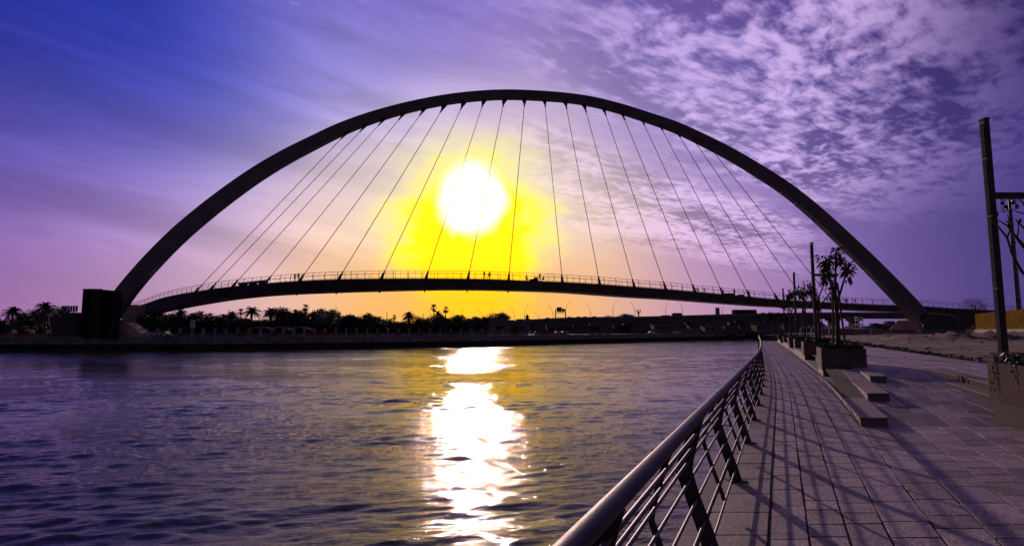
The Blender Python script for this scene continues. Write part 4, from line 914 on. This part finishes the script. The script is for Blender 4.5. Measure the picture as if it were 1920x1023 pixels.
for s_ in (-1, 0, 1): mb = MB(); mb.tube([p+Vector((0, 0, zt-3)), p+Vector((s_*1.1, 0, zt-1.8)), p+Vector((s_*1.3, 0, zt+.4))], .3, 6); mb.build('antenna', 'post', t)
p = Vector(((1344.5-960)/F*400, 400, 0)); bx_thing('chimney', 'short square chimney stack behind the viaduct left of the bus', 'chimney', p, [('stack', 'road', [((0, 0, 8.5), (2.2, 2.2, 17.5))]), ('cap', 'post', [((0, 0, 17.4), (2.5, 2.5, .4))])])
for i, (px, ty, D) in enumerate(((1165, 589, 400), (1172, 587, 404), (1140, 592, 402), (1178, 590, 398))):
    h_ = H+(619-ty)/F*D; put(protoT[(i+1) % 4], 'T%d' % ((i+1) % 4), (((px-960)/F)*D, D, 0), i, h_/(TH_[(i+1) % 4]), ['left tree of the clump above the viaduct', 'tallest tree of the clump above the viaduct', 'small tree top peeping over the viaduct, left of the clump', 'rightmost tree of the clump above the viaduct'][i])
t = bushy(31, 7, 3.4, 'tree', .22, 40, .16, 'sparse twiggy tree behind the right end of the footbridge'); t.location = ((1828-960)/F*186, 186, 4.2); t.scale = (1.12,)*3
# ------------------------------------------------------------------ people on the bridge
def person(px, h, pose, lab, m='p1', inset=1.3, rz=0., parent=None, dz=0.):
    a, _ = dk(px); q = dk(px+3)[0]-dk(px-3)[0]; q.z = 0; q.normalize(); nrm = Vector((-q.y, q.x, 0)); base = a+nrm*inset+Vector((0, 0, -.05+dz)); base.x = (px-960)/F*base.y
    J_ = {'pel': (0, 0, .95), 'wai': (0, 0, 1.12), 'che': (0, 0, 1.36), 'nec': (0, 0, 1.50), 'chn': (0, -.02, 1.56), 'hea': (0, -.01, 1.66), 'top': (0, 0, 1.73),
          'shl': (-.18, 0, 1.42), 'ell': (-.24, .02, 1.14), 'wrl': (-.24, -.06, .90), 'hal': (-.24, -.09, .80), 'shr': (.18, 0, 1.42), 'elr': (.24, .02, 1.14), 'wrr': (.24, -.06, .90), 'har': (.24, -.09, .80),
          'hpl': (-.09, 0, .90), 'knl': (-.10, -.02, .49), 'anl': (-.10, .02, .09), 'tol': (-.10, -.16, .04), 'hpr': (.09, 0, .90), 'knr': (.10, -.02, .49), 'anr': (.10, .02, .09), 'tor': (.10, -.16, .04)}
    if pose == 'photo':
        J_.update(ell=(-.34, -.2, 1.3), wrl=(-.12, -.42, 1.5), hal=(-.05, -.44, 1.56), elr=(.34, -.2, 1.3), wrr=(.12, -.42, 1.5), har=(.05, -.44, 1.56))
    if pose == 'lean':
        J_.update(ell=(-.42, 0, 1.22), wrl=(-.60, -.1, 1.44), hal=(-.67, -.12, 1.5), elr=(.34, 0, 1.2), wrr=(.2, -.2, 1.05), har=(.16, -.24, .98), knl=(-.16, 0, .49), anl=(-.2, .04, .09), tol=(-.2, -.13, .04))
    if pose == 'walk':
        J_.update(knl=(-.09, -.2, .52), anl=(-.1, -.26, .09), tol=(-.1, -.44, .04), knr=(.09, .06, .49), anr=(.1, .3, .14), tor=(.1, .14, .04), ell=(-.25, .14, 1.15), wrl=(-.24, .14, .92), hal=(-.24, .12, .83), elr=(.25, -.1, 1.15), wrr=(.22, -.3, 1.0), har=(.22, -.36, .94))
    if pose == 'sit':
        for k_ in list(J_): x, y, z = J_[k_]; J_[k_] = (x, y+.1, z-.52)
        J_.update(knl=(-.13, -.36, .50), anl=(-.13, -.3, .09), tol=(-.13, -.48, .04), knr=(.13, -.36, .50), anr=(.13, -.3, .09), tor=(.13, -.48, .04), wrl=(-.18, -.25, .6), hal=(-.16, -.34, .56), wrr=(.18, -.25, .6), har=(.16, -.34, .56))
    rad = dict(pel=.15, wai=.13, che=.155, nec=.06, chn=.075, hea=.10, top=.07, shl=.075, shr=.075, ell=.048, elr=.048, wrl=.033, wrr=.033, hal=.035, har=.035, hpl=.1, hpr=.1, knl=.065, knr=.065, anl=.045, anr=.045, tol=.04, tor=.04)
    ed = [('pel', 'wai'), ('wai', 'che'), ('che', 'nec'), ('nec', 'chn'), ('chn', 'hea'), ('hea', 'top'), ('che', 'shl'), ('shl', 'ell'), ('ell', 'wrl'), ('wrl', 'hal'), ('che', 'shr'), ('shr', 'elr'), ('elr', 'wrr'), ('wrr', 'har'), ('pel', 'hpl'), ('hpl', 'knl'), ('knl', 'anl'), ('anl', 'tol'), ('pel', 'hpr'), ('hpr', 'knr'), ('knr', 'anr'), ('anr', 'tor')]
    ks = list(J_); vs = [J_[k_] for k_ in ks]; es = [(ks.index(a_), ks.index(b_)) for a_, b_ in ed]; radl = [rad[k_] for k_ in ks]
    for s_, hk, wk in ((-1, 'hal', 'wrl'), (1, 'har', 'wrr')):          # fingers and thumb
        hv = Vector(J_[hk]); dv = (hv-Vector(J_[wk])).normalized(); sd = dv.cross(Vector((1, 0, .1))).normalized(); i0 = ks.index(hk)
        for f, ln in ((-.03, .07), (-.01, .085), (.01, .08), (.03, .065)):
            vs.append(tuple(hv+sd*f+dv*.03)); vs.append(tuple(hv+sd*f*1.2+dv*(ln+.02))); n_ = len(vs); es += [(i0, n_-2), (n_-2, n_-1)]; radl += [.011, .009]
        vs.append(tuple(hv-dv*.03+sd*.045)); vs.append(tuple(hv+sd*.07+dv*.01)); n_ = len(vs); es += [(i0, n_-2), (n_-2, n_-1)]; radl += [.013, .011]
    # nose and ears as small bumps
    hv = Vector(J_['hea']); i0 = ks.index('hea')
    for v in ((0, -.115, -.01), (.085, .01, -.01), (-.085, .01, -.01)): vs.append(tuple(hv+Vector(v))); es.append((i0, len(vs)-1)); radl.append(.018)
    me = bpy.data.meshes.new('body'); me.from_pydata(vs, es, []); t = thing('person', lab, 'person', base, 'people on the footbridge'); o = bpy.data.objects.new('body', me); C.objects.link(o); o.parent = t
    sk = o.modifiers.new('skin', 'SKIN')
    for i, r_ in enumerate(radl): me.skin_vertices[0].data[i].radius = (r_, r_*(.8 if r_ > .12 else 1))
    me.skin_vertices[0].data[ks.index('pel')].use_root = True
    sk.use_smooth_shade = True; o.modifiers.new('sub', 'SUBSURF').levels = 1; o.modifiers['sub'].render_levels = 1; me.materials.append(MT[m])
    hb = MB(); hv = Vector(J_['hea'])+Vector((0, .02, .04)); rr_ = []
    for k in range(7):
        a_ = -.35+k*(PI/2+.35)/6; rr_.append([tuple(hv+base+Vector((.108*cos(a_)*cos(q_), .112*cos(a_)*sin(q_)+.012, .10*sin(a_)))) for q_ in [2*PI*j/12 for j in range(12)]])
    hb.sweep(rr_); hb.build('hair', 'hair', t, smooth=True)
    t.scale = (h/1.75,)*3; t.rotation_euler = (0, 0, rz); return t
person(551, 1.95, 'photo', 'person in dark clothes raising a camera, left of the pair on the bridge', rz=.6)
person(558, 2.05, 'lean', 'taller person in dark clothes stretching an arm, right of the photographing pair', rz=-.2)
person(908, 1.95, 'walk', 'slim person striding on the bridge against the yellow glow', rz=1.2)
person(917.5, 1.85, 'stand', 'broad person standing on the bridge just right of the strider', 'p1')
person(988, 1.8, 'sit', 'person sitting low on the deck left of the bags', rz=.9, dz=0)
person(1012, 1.95, 'walk', 'person bending over bags with a large backpack, left of the seventh cable', rz=-1)
person(1019, 1.7, 'sit', 'person sitting beside the backpacker on the deck', rz=-.8, dz=.2)
person(1309, 1.7, 'sit', 'person sitting by the cable foot on the right half', rz=.5, dz=.1); person(1322, 1.7, 'walk', 'small walker right of the sitting person on the right half', rz=1.2, inset=4)
person(1378, 1.8, 'lean', 'person leaning over the rail with bags at their feet', 'p2', rz=.4); person(1405, 1.8, 'stand', 'person standing against the cable foot near the planters')
person(1551, 1.7, 'stand', 'lone walker right of the tallest near lamp post', inset=3); person(1585, 1.85, 'walk', 'left walker of two close together right of the staked tree', rz=1.3, inset=3); person(1588, 1.7, 'stand', 'right walker of two close together right of the staked tree', inset=3.6); person(1604, 1.7, 'walk', 'single walker on the bridge between staked tree and arch', rz=-1.2, inset=3)
# bags and a bench-like case on the deck
for i, (px, s_, lab) in enumerate(((999, (1.6, .6, .55), 'low dark bag on the bridge deck between the seated people'), (1005, (1.1, .6, .95), 'tall dark case on the bridge deck beside the backpacker'), (1370, (3.4, .6, .6), 'long dark bundle on the deck left of the leaning person'), (1392, (2.0, .5, .55), 'dark bundle on the deck right of the leaning person'))):
    b_ = dk(px)[0]+Vector((0, 1.2, -.05)); t = thing('bag', lab, 'bag', b_, 'bags on the footbridge'); mb = MB(); mb.box(b_+Vector((0, 0, s_[2]/2)), s_, .1, .8); mb.build('body', 'black', t); mb = MB(); mb.tube([b_+Vector((-.2, 0, s_[2])), b_+Vector((-.1, 0, s_[2]+.14)), b_+Vector((.1, 0, s_[2]+.14)), b_+Vector((.2, 0, s_[2]))], .02, 5); mb.build('handle', 'black', t)
for i, (px0, px1) in enumerate(((444, 462), (463, 480), (481, 497))):
    a = dk(px0)[0]+Vector((0, .9, 0)); b = dk(px1)[0]+Vector((0, .9, 0)); t = thing('bench', ['left', 'middle', 'right'][i]+' of three low metal benches by the rail on the left half', 'bench', (a+b)/2, 'benches on the footbridge'); mb = MB(); m0 = (a+b)/2
    mb.box(m0+Vector((0, 0, .62)), ((b-a).length, .5, .5), math.atan2(b.y-a.y, b.x-a.x)); mb.build('seat', 'blue', t); mb = MB(); mb.box(m0+Vector((0, 0, .18)), ((b-a).length*.8, .3, .4), math.atan2(b.y-a.y, b.x-a.x)); mb.build('base', 'black', t)
# ------------------------------------------------------------------ near planters, lamps, trees
GP = 'stone planters along the promenade'
def cs(D): return (c_(D+2)+w_(D+2)-c_(D)-w_(D))/2
Dp = [19.5, 30.6, 41.5, 52.5, 64, 76, 86, 96]
pl_lab = ['nearest stone planter, full width seen, behind the granite step ends', 'second stone planter from the viewer, with the tall lamp post', 'third stone planter back, joined to the second by a low seat wall', 'fourth stone planter back along the path', 'fifth stone planter back along the path', 'sixth stone planter back along the path', 'seventh stone planter back, near the path end', 'farthest stone planter where the path bends']
for i, D in enumerate(Dp):
    p = W(w_(D)+.0, D); planter((p.x, p.y, 0), pl_lab[i], 2.3, 1.45, 1.06, GP, 420 if i < 3 else 140, cs(D), seed=40+i)
for i, (a, b) in enumerate(((32.95, 41.4), (54.85, 63.9), (78.4, 85.9))):
    t = thing('seat_wall', ['near low granite seat wall between second and third planters', 'middle low granite seat wall between fourth and fifth planters', 'far low granite seat wall between sixth and seventh planters'][i], 'wall', W(w_(a), a), 'seat walls between the planters')
    n_ = 5; mb = MB()
    for k in range(n_):
        D0_, D1_ = a+(b-a)*k/n_, a+(b-a)*(k+1)/n_-.012
        mb.hexa([W(w_(d)+u, d, z) for z in (-.02, .38) for d, u in ((D0_, -.01), (D0_, .52), (D1_, .52), (D1_, -.01))])
    mb.build('wall', 'granite', t); mb = MB()
    mb.hexa([W(w_(d)+u, d, z) for z in (.38, .43) for d, u in ((a, -.04), (a, .55), (b-.012, .55), (b-.012, -.04))]); mb.build('capstone', 'granite', t)
# big planter at the right edge
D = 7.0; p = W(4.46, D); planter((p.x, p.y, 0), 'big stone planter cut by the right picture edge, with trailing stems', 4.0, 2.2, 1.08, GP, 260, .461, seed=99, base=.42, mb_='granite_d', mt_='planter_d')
tr = MB(); rg = random.Random(8); top = P(1873, 690, 10.95); 
plc = W(4.46, 10.6, 1.08)
def trail(start, n_, seed, lab):
    rg_ = random.Random(seed); mb = MB(); t = thing('trailing_plant', lab, 'plant', start, 'stems trailing over the big planter')
    lf = MB()
    for k in range(n_):
        a = rg_.uniform(-.6, .6); pts_ = [Vector(start)]; d = Vector((-.10+.12*a, -.05+a*.3, .06))
        for q in range(7): d = d*.75+Vector((rg_.uniform(-.02, .02), rg_.uniform(-.05, .05), -.045)); pts_.append(pts_[-1]+d*.8)
        mb.tube(pts_, .006, 4)
        for q in pts_[1:]:
            for z in range(3):
                v = Vector((rg_.gauss(0, 1), rg_.gauss(0, 1), rg_.gauss(0, 1))).normalized(); s_ = rg_.uniform(.03, .06); sd = v.orthogonal().normalized()*s_*.4; lf.quad(q, q+v*s_*.5-sd, q+v*s_, q+v*s_*.5+sd)
    mb.build('stem', 'bark', t); lf.build('leaves', 'leaf_d', t)
trail(tuple(plc+Vector((-.03, -.15, .02))), 2, 5, 'leafy stems hanging over the near face of the big right planter')
trail(tuple(W(4.46, 9.7, 1.09)), 1, 6, 'shorter stems hanging at the right picture edge')
# lamps on the near side
def near_lamp(px, D, z, lab): lamp(((px-960)/F*D, D, z), lab, 'tall lamp posts along the path')
near_lamp(1873.5, 12.6, .45, 'nearest tall lamp post, at the right edge behind the big planter')
near_lamp(1527, 30.9, .45, 'second tall lamp post, rising from the second stone planter')
near_lamp(1491, 46.8, .45, 'third tall lamp post back along the path')
near_lamp(1469, 64.5, .45, 'farthest of the four tall lamp posts along the path')
ut = thing('junction_box', 'small dark junction box at the foot of the nearest lamp post', 'box', ((1884-960)/F*12.0, 12.0, .456)); q = Vector(ut.location)
mb = MB(); mb.box(q+Vector((0, 0, .35)), (.42, .3, .7)); mb.build('body', 'post', ut); mb = MB(); mb.box(q+Vector((0, 0, .73)), (.5, .36, .05)); mb.build('lid', 'post', ut)
# staked young trees
def frangipani(base, h, seed, lab, lf=1., name='young_tree', spread=1.1, nl=14, stake=True):
    rg_ = random.Random(seed); b = Vector(base); t = thing(name, lab, 'tree', base, 'young trees in the planters'); tk = MB(); lv = MB()
    tk.tube([b, b+Vector((.03, 0, h*.3)), b+Vector((.0, .02, h*.58))], [.085, .07, .06], 8)
    tips = []
    for k in range(4):
        a = k*1.57+rg_.uniform(-.5, .5); st0 = b+Vector((0, .02, h*(.45+.04*k))); e1 = st0+Vector((cos(a)*.16, sin(a)*.16, h*.12)); e2_ = e1+Vector((cos(a)*spread*.35, sin(a)*spread*.35, h*.14))
        tk.tube([st0, e1, e2_], [.05, .04, .03], 6)
        for q in range(3):
            a2 = a+rg_.uniform(-.9, .9); e3 = e2_+Vector((cos(a2)*spread*rg_.uniform(.15, .4), sin(a2)*spread*rg_.uniform(.15, .4), h*rg_.uniform(.0, .17))); tk.tube([e2_, (e2_+e3)/2+Vector((0, 0, .06)), e3], [.028, .02, .01], 5); tips.append(e3)
    for p_ in tips:
        if rg_.random() < lf:
            for k in range(nl*2):
                a = rg_.uniform(0, 6.28); r_ = rg_.uniform(.05, .30); p0 = p_+Vector((cos(a)*r_*.6, sin(a)*r_*.6, rg_.uniform(-.22, .16))); d = Vector((cos(a)*.55, sin(a)*.55, rg_.uniform(-1.1, .25))).normalized(); l_ = rg_.uniform(.12, .24); sd = d.cross(Vector((0, 0, 1)))
                sd = (sd.normalized() if sd.length > .01 else Vector((1, 0, 0)))*l_*.27; m1_ = p0+d*l_*.5+Vector((0, 0, .02)); lv.quad(p0, m1_-sd, p0+d*l_+Vector((0, 0, -.04)), m1_+sd)
    for k in range(3):
        p_ = tips[k*4 % len(tips)]; tk.tube([p_, p_+Vector((rg_.uniform(-.05, .05), 0, .35)), p_+Vector((rg_.uniform(-.15, .15), 0, .75))], [.012, .008, .004], 4)
    tk.build('trunk', 'bark', t)
    if lv.f: lv.build('crown', 'leaf_n', t)
    if stake:
        for s_ in (-.13, .15): m_ = MB(); m_.tube([b+Vector((s_*1.6, -.05, 0)), b+Vector((s_*.6, 0, h*.68))], .035, 6); m_.build('stake', 'bark', t)
    return t
frangipani(((1567-960)/F*20.6, 20.6, .95), 3.55, 3, 'nearest staked young tree, in the first planter', 1., spread=.46, nl=16)
frangipani(((1533-960)/F*31.6, 31.6, .95), 3.7, 7, 'leafy young tree close behind the second lamp post', .6, spread=1.15, nl=8)
frangipani(((1506-960)/F*42.5, 42.5, .95), 4.0, 12, 'young tree with dark full crown between second and third lamp post', 1., spread=1.15, nl=30)
frangipani(((1481-960)/F*53.5, 53.5, .95), 3.6, 15, 'young tree between third and fourth lamp post', 1., spread=1.3, nl=16)
frangipani(((1459-960)/F*66, 66, .7), 3.1, 18, 'low green young tree left of the farthest lamp post', 1., spread=1.3, nl=44)
frangipani(((1450-960)/F*78, 78, .7), 2.8, 19, 'farthest young tree at the end of the path', 1., spread=1.3, nl=34)
# bare branches reaching in at the right edge
bt_ = thing('frangipani_tree', 'bare knobbly branches reaching in from the right edge', 'tree', ((2010-960)/F*10.6, 10.6, .9)); mb = MB(); BP = lambda x, y, D=10.6: P(x, y, D)
b0 = Vector(bt_.location); 
segs = [([b0, P(2000, 700, 10.6), P(1985, 560, 10.6), P(1940, 530, 10.6)], [.09, .08, .06, .035]), ([P(1940, 530, 10.6), P(1915, 508, 10.6), P(1900, 480, 10.6), P(1888, 445, 10.6), P(1868, 420, 10.6), P(1860, 414, 10.6), P(1858, 410, 10.6)], [.035, .026, .022, .02, .014, .01, .006]),
 ([P(1888, 445), P(1893, 430), P(1889, 420), P(1885, 414)] if 0 else [P(1888, 445, 10.6), P(1894, 432, 10.6), P(1891, 418, 10.6), P(1885, 413, 10.6)], [.018, .014, .012, .009]),
 ([P(1985, 560, 10.6), P(1950, 490, 10.6), P(1920, 462, 10.6), P(1900, 438, 10.6), P(1890, 424, 10.6), P(1878, 416, 10.6), P(1868, 411, 10.6)], [.06, .045, .034, .022, .016, .012, .008]),
 ([P(1890, 424, 10.6), P(1892, 412, 10.6), P(1889, 402, 10.6)], [.014, .011, .008]), ([P(1907, 446, 10.6), P(1910, 430, 10.6), P(1908, 415, 10.6)], [.014, .011, .009]),
 ([P(1985, 560, 10.6), P(1960, 450, 10.6), P(1925, 432, 10.6), P(1912, 420, 10.6), P(1904, 410, 10.6)], [.05, .03, .02, .015, .009]), ([P(1960, 450, 10.6), P(1930, 402, 10.6), P(1905, 397, 10.6)], [.03, .018, .01]), ([P(1935, 410, 10.6), P(1918, 380, 10.6), P(1908, 370, 10.6)], [.02, .014, .008]),
 ([P(1905, 495, 10.6), P(1898, 478, 10.6), P(1893, 470, 10.6)], [.014, .01, .008])]
segs[2] = ([P(1888, 445, 10.6), P(1894, 432, 10.6), P(1891, 418, 10.6), P(1885, 413, 10.6)], [.018, .014, .012, .009])
for pts_, rr_ in segs: mb.tube(pts_, rr_, 7)
mb.build('branches', 'bark', bt_, smooth=True)
mb = MB()
for x, y in ((1869, 402), (1912, 414)):
    a = P(x, y+7, 10.6); b = P(x+2, y-7, 10.6); m0 = (a+b)/2; mb.quad(a, m0+Vector((-.035, 0, 0)), b, m0+Vector((.035, .01, 0)))
mb.build('leaf', 'leaf', bt_)
# hooked pale light bollards beyond the near planters
for i, (px, D) in enumerate(((1498, 90), (1508, 86), (1518, 82), (1552, 84))):
    q = W(0, D); x = (px-960)/F*D; z = .8; t = thing('bollard_light', ['leftmost', 'second', 'third', 'rightmost'][i]+' of the pale hooked bollard lights beyond the planters', 'bollard light', (x, D, z), 'hooked bollard lights')
    mb = MB(); mb.tube([(x, D, z-.3), (x, D, z+1.0), (x+.15, D, z+1.25), (x+.6, D, z+1.55)], .09, 8); mb.build('post', 'white', t); mb = MB(); mb.box((x+.62, D, z+1.56), (.35, .2, .12)); mb.build('lamp_head', 'white', t)
for i, (px, D, wd) in enumerate(((1546, 36, 1.1), (1500, 62, 3.2), (1534, 52, 1.0))):
    x = (px-960)/F*D; t = thing('stone_bench', ['pale block bench just behind the nearest planter', 'long pale bench behind the third lamp post', 'dark litter-bin-like block bench beyond the second lamp post'][i], 'bench', (x, D, .45), 'benches on the upper paving'); mb = MB(); mb.box((x, D, .86), (wd, .5, .1)); mb.build('seat', 'granite', t); mb = MB(); mb.box((x, D, .63), (wd*.8, .4, .36)); mb.build('base', 'black', t)
# ------------------------------------------------------------------ right side: site
yf = thing('site_fence', 'tall yellow corrugated sheet fence at the right edge', 'fence', ((1826-960)/F*108, 108, 1.2)); mb = MB(); a, b = Vector((99.8, 125, 0)), Vector((77.8, 75.5, 0)); n_ = 190; rr_ = []
nrm = Vector((-(b-a).y, (b-a).x, 0)).normalized()
for k in range(n_+1): 
    q = a.lerp(b, k/n_)+nrm*(.06 if k % 2 else -.06); zt = 5.3+.25*k/n_; rr_.append([q+Vector((0, 0, 1.95)), q+nrm*.03+Vector((0, 0, 1.95)), q+nrm*.03+Vector((0, 0, zt)), q+Vector((0, 0, zt))])
mb.sweep(rr_); mb.build('sheeting', 'yellow', yf)
mb = MB()
for k in range(24): q = a.lerp(b, k/23.)-nrm*.3; mb.box(q+Vector((0, 0, 1.35)), (2.3, .6, 1.25), math.atan2(b.y-a.y, b.x-a.x))
mb.build('footing_block', 'conc', yf)
mb = MB()
for k in range(12): q = a.lerp(b, k/11.)+nrm*.25; mb.box(q+Vector((0, 0, 3.2)), (.1, .1, 3.8))
mb.build('fence_post', 'post', yf)
mb = MB(); q = a.lerp(b, .10)-nrm*.15; mb.box(q+Vector((0, 0, 4.4)), (.25, .04, .4)); mb.build('notice', 'white', yf)
fm = thing('floodlight_mast', 'tall pale floodlight mast behind the yellow fence', 'mast', ((1909-960)/F*128, 128, 1.2)); q = Vector(fm.location); zt = P(1899, 384, 128).z
mb = MB(); mb.tube([q, q+Vector((0, 0, 12)), q+Vector((0, 0, zt-1.2-q.z))], [.55, .47, .34], 12); mb.build('pole', 'quay', fm)
mb = MB()
for z in (7, 14.5, 20): mb.tube([q+Vector((0, 0, z)), q+Vector((0, 0, z+.25))], .58, 12)
mb.build('collar', 'post', fm)
tp_ = Vector((q.x, q.y, zt)); mb = MB()
for z in (-1.3, 1.5): mb.tube([tp_+Vector((1.5*cos(a_), 1.5*sin(a_), z)) for a_ in [2*PI*i/12 for i in range(13)]], .07, 5)
for i in range(8): a_ = 2*PI*i/8; mb.tube([tp_+Vector((1.5*cos(a_), 1.5*sin(a_), -1.3)), tp_+Vector((1.5*cos(a_), 1.5*sin(a_), 1.5))], .05, 5)
mb.tube([tp_+Vector((0, 0, -1.3)), tp_+Vector((0, 0, 1.4))], .25, 8); mb.build('cage', 'post', fm)
for i in range(6):
    a_ = 2*PI*i/6+.3; m_ = MB(); m_.box(tp_+Vector((1.15*cos(a_), 1.15*sin(a_), -.5 if i % 2 else .6)), (.6, .5, .7), a_, .8); m_.build('floodlight', 'post', fm)
gz_ = lambda px, D: gz(min(600, max(9, (px-960)/F*D-c_(D))), D)
bl = [(1540, 'pink'), (1556, 'pink'), (1572, 'red'), (1582, 'red'), (1597, 'pink'), (1640, 'pink')]
for i, (px, m) in enumerate(bl): barrier(((px-960)/F*118, 118, gz_(px, 118)), m, '%s %s plastic barrier from the lamp posts, at the back of the bare ground' % (ORD[i], m), 'plastic barriers behind the bare ground', 2.2, h=1.1)
for i, px in enumerate((1546, 1560, 1590)): barrier(((px-960)/F*126, 126, gz_(px, 126)+.2), 'white', '%s white barrier from the left behind the pink ones' % ORD[i], 'white barriers behind the bare ground', 2.0, h=1.5)
for i, px in enumerate(range(1738, 1800, 15)): barrier(((px-960)/F*150, 150, gz_(px, 150)), 'blue', '%s blue grey barrier from the left under the bridge abutment' % ORD[i], 'barriers under the abutment', 2.1, h=.9)
for i, px in enumerate((1655, 1668, 1680)): barrier(((px-960)/F*149, 149, gz_(px, 149)), 'quay', '%s grey barrier from the left at the foot of the tan cover' % ORD[i], 'barriers at the tan cover', 1.8, h=.9)
mg = thing('banner_barrier', 'magenta banner with pale lettering in front of the tan cover', 'banner', ((1697-960)/F*148, 148, .9)); q = Vector(mg.location)
mb = MB(); mb.box(q+Vector((0, 0, .55)), (4.2, .2, .9)); pn_ = mb.build('panel', 'magenta', mg)
mb = MB(); rg = random.Random(2)
for k in range(9):
    x = -1.7+k*.42; mb.box(q+Vector((x, -.12, .6)), (.08, .03, .5)); mb.box(q+Vector((x+.1, -.12, .6+rg.choice((-.2, 0, .2)))), (.22, .03, .09))
mb.build('lettering', 'pink', pn_)
cvr = thing('covered_boat', 'low blue covered hull at the back of the bare ground', 'boat', ((1621-960)/F*122, 122, gz_(1621, 122))); q = Vector(cvr.location); mb = MB()
mb.sweep([[q+Vector((x, y, z)) for y, z in ((-.9*k, .15), (.9*k, .15), (1.0*k, .75), (-1.0*k, .75))] for x, k in ((-2.6, .25), (-1.8, .8), (0, 1), (1.8, 1), (2.5, .8))]); mb.build('hull', 'blue', cvr)
mb = MB(); mb.sweep([[q+Vector((x, y, z)) for y, z in ((-.95*k, .76), (.95*k, .76), (.3*k, 1.25*h_), (-.3*k, 1.25*h_))] for x, k, h_ in ((-2.3, .4, .7), (-1.2, .9, .95), (1, 1, 1.05), (2.4, .75, .9))]); mb.build('cover', 'quay', cvr)
# worker on the site and small red/white cones
GS = 'traffic cones by the yellow fence'
for i, px in enumerate((1809, 1814, 1818)):
    b_ = Vector(((px-960)/F*112, 112, gz_(px, 112))); t = thing('traffic_cone', ['left', 'middle', 'right'][i]+' red and white post cone left of the yellow fence', 'cone', b_, GS); mb = MB(); mb.box(b_+Vector((0, 0, .03)), (.45, .45, .06)); mb.build('base', 'tyre', t)
    mb = MB(); mb.tube([b_+Vector((0, 0, .06)), b_+Vector((0, 0, 1.5))], [.16, .05], 10); mb.build('cone', 'red', t); mb = MB(); mb.tube([b_+Vector((0, 0, .6)), b_+Vector((0, 0, .9))], [.13, .11], 10); mb.build('reflective_band', 'white', t)
pw = person(1604, 1.75, 'stand', 'site worker standing left of the yellow fence', 'p2'); pw.location = ((1821-960)/F*113, 113, gz_(1821, 113)+.4); pw['group'] = 'people on the footbridge'; del pw['group']
# small roofs, road sign under the viaduct at right
rs = thing('road_sign', 'square pale road sign in front of the viaduct girder', 'road sign', ((1593-960)/F*240, 240, 1)); q = Vector(rs.location); mb = MB(); mb.box(P(1593, 597.5, 240), (2.0, .15, 2.2)); mb.build('panel', 'cream', rs); mb = MB(); mb.tube([q, (q.x, q.y+.15, 6)], .1, 6); mb.build('post', 'post', rs)
wm = thing('water_tank_tower', 'pale scaffold tower left of the tan cover', 'tower', ((1608-960)/F*260, 260, 1)); q = Vector(wm.location); mb = MB()
for x in (-1, 1):
    for y in (-1, 1): mb.box(q+Vector((x, y, 3.2)), (.2, .2, 6.4))
mb.build('frame', 'white', wm)
for z in (1.5, 3.5, 5.5, 6.6): mb = MB(); mb.box(q+Vector((0, 0, z)), (2.6, 2.6, .5)); mb.build('platform', 'white', wm)
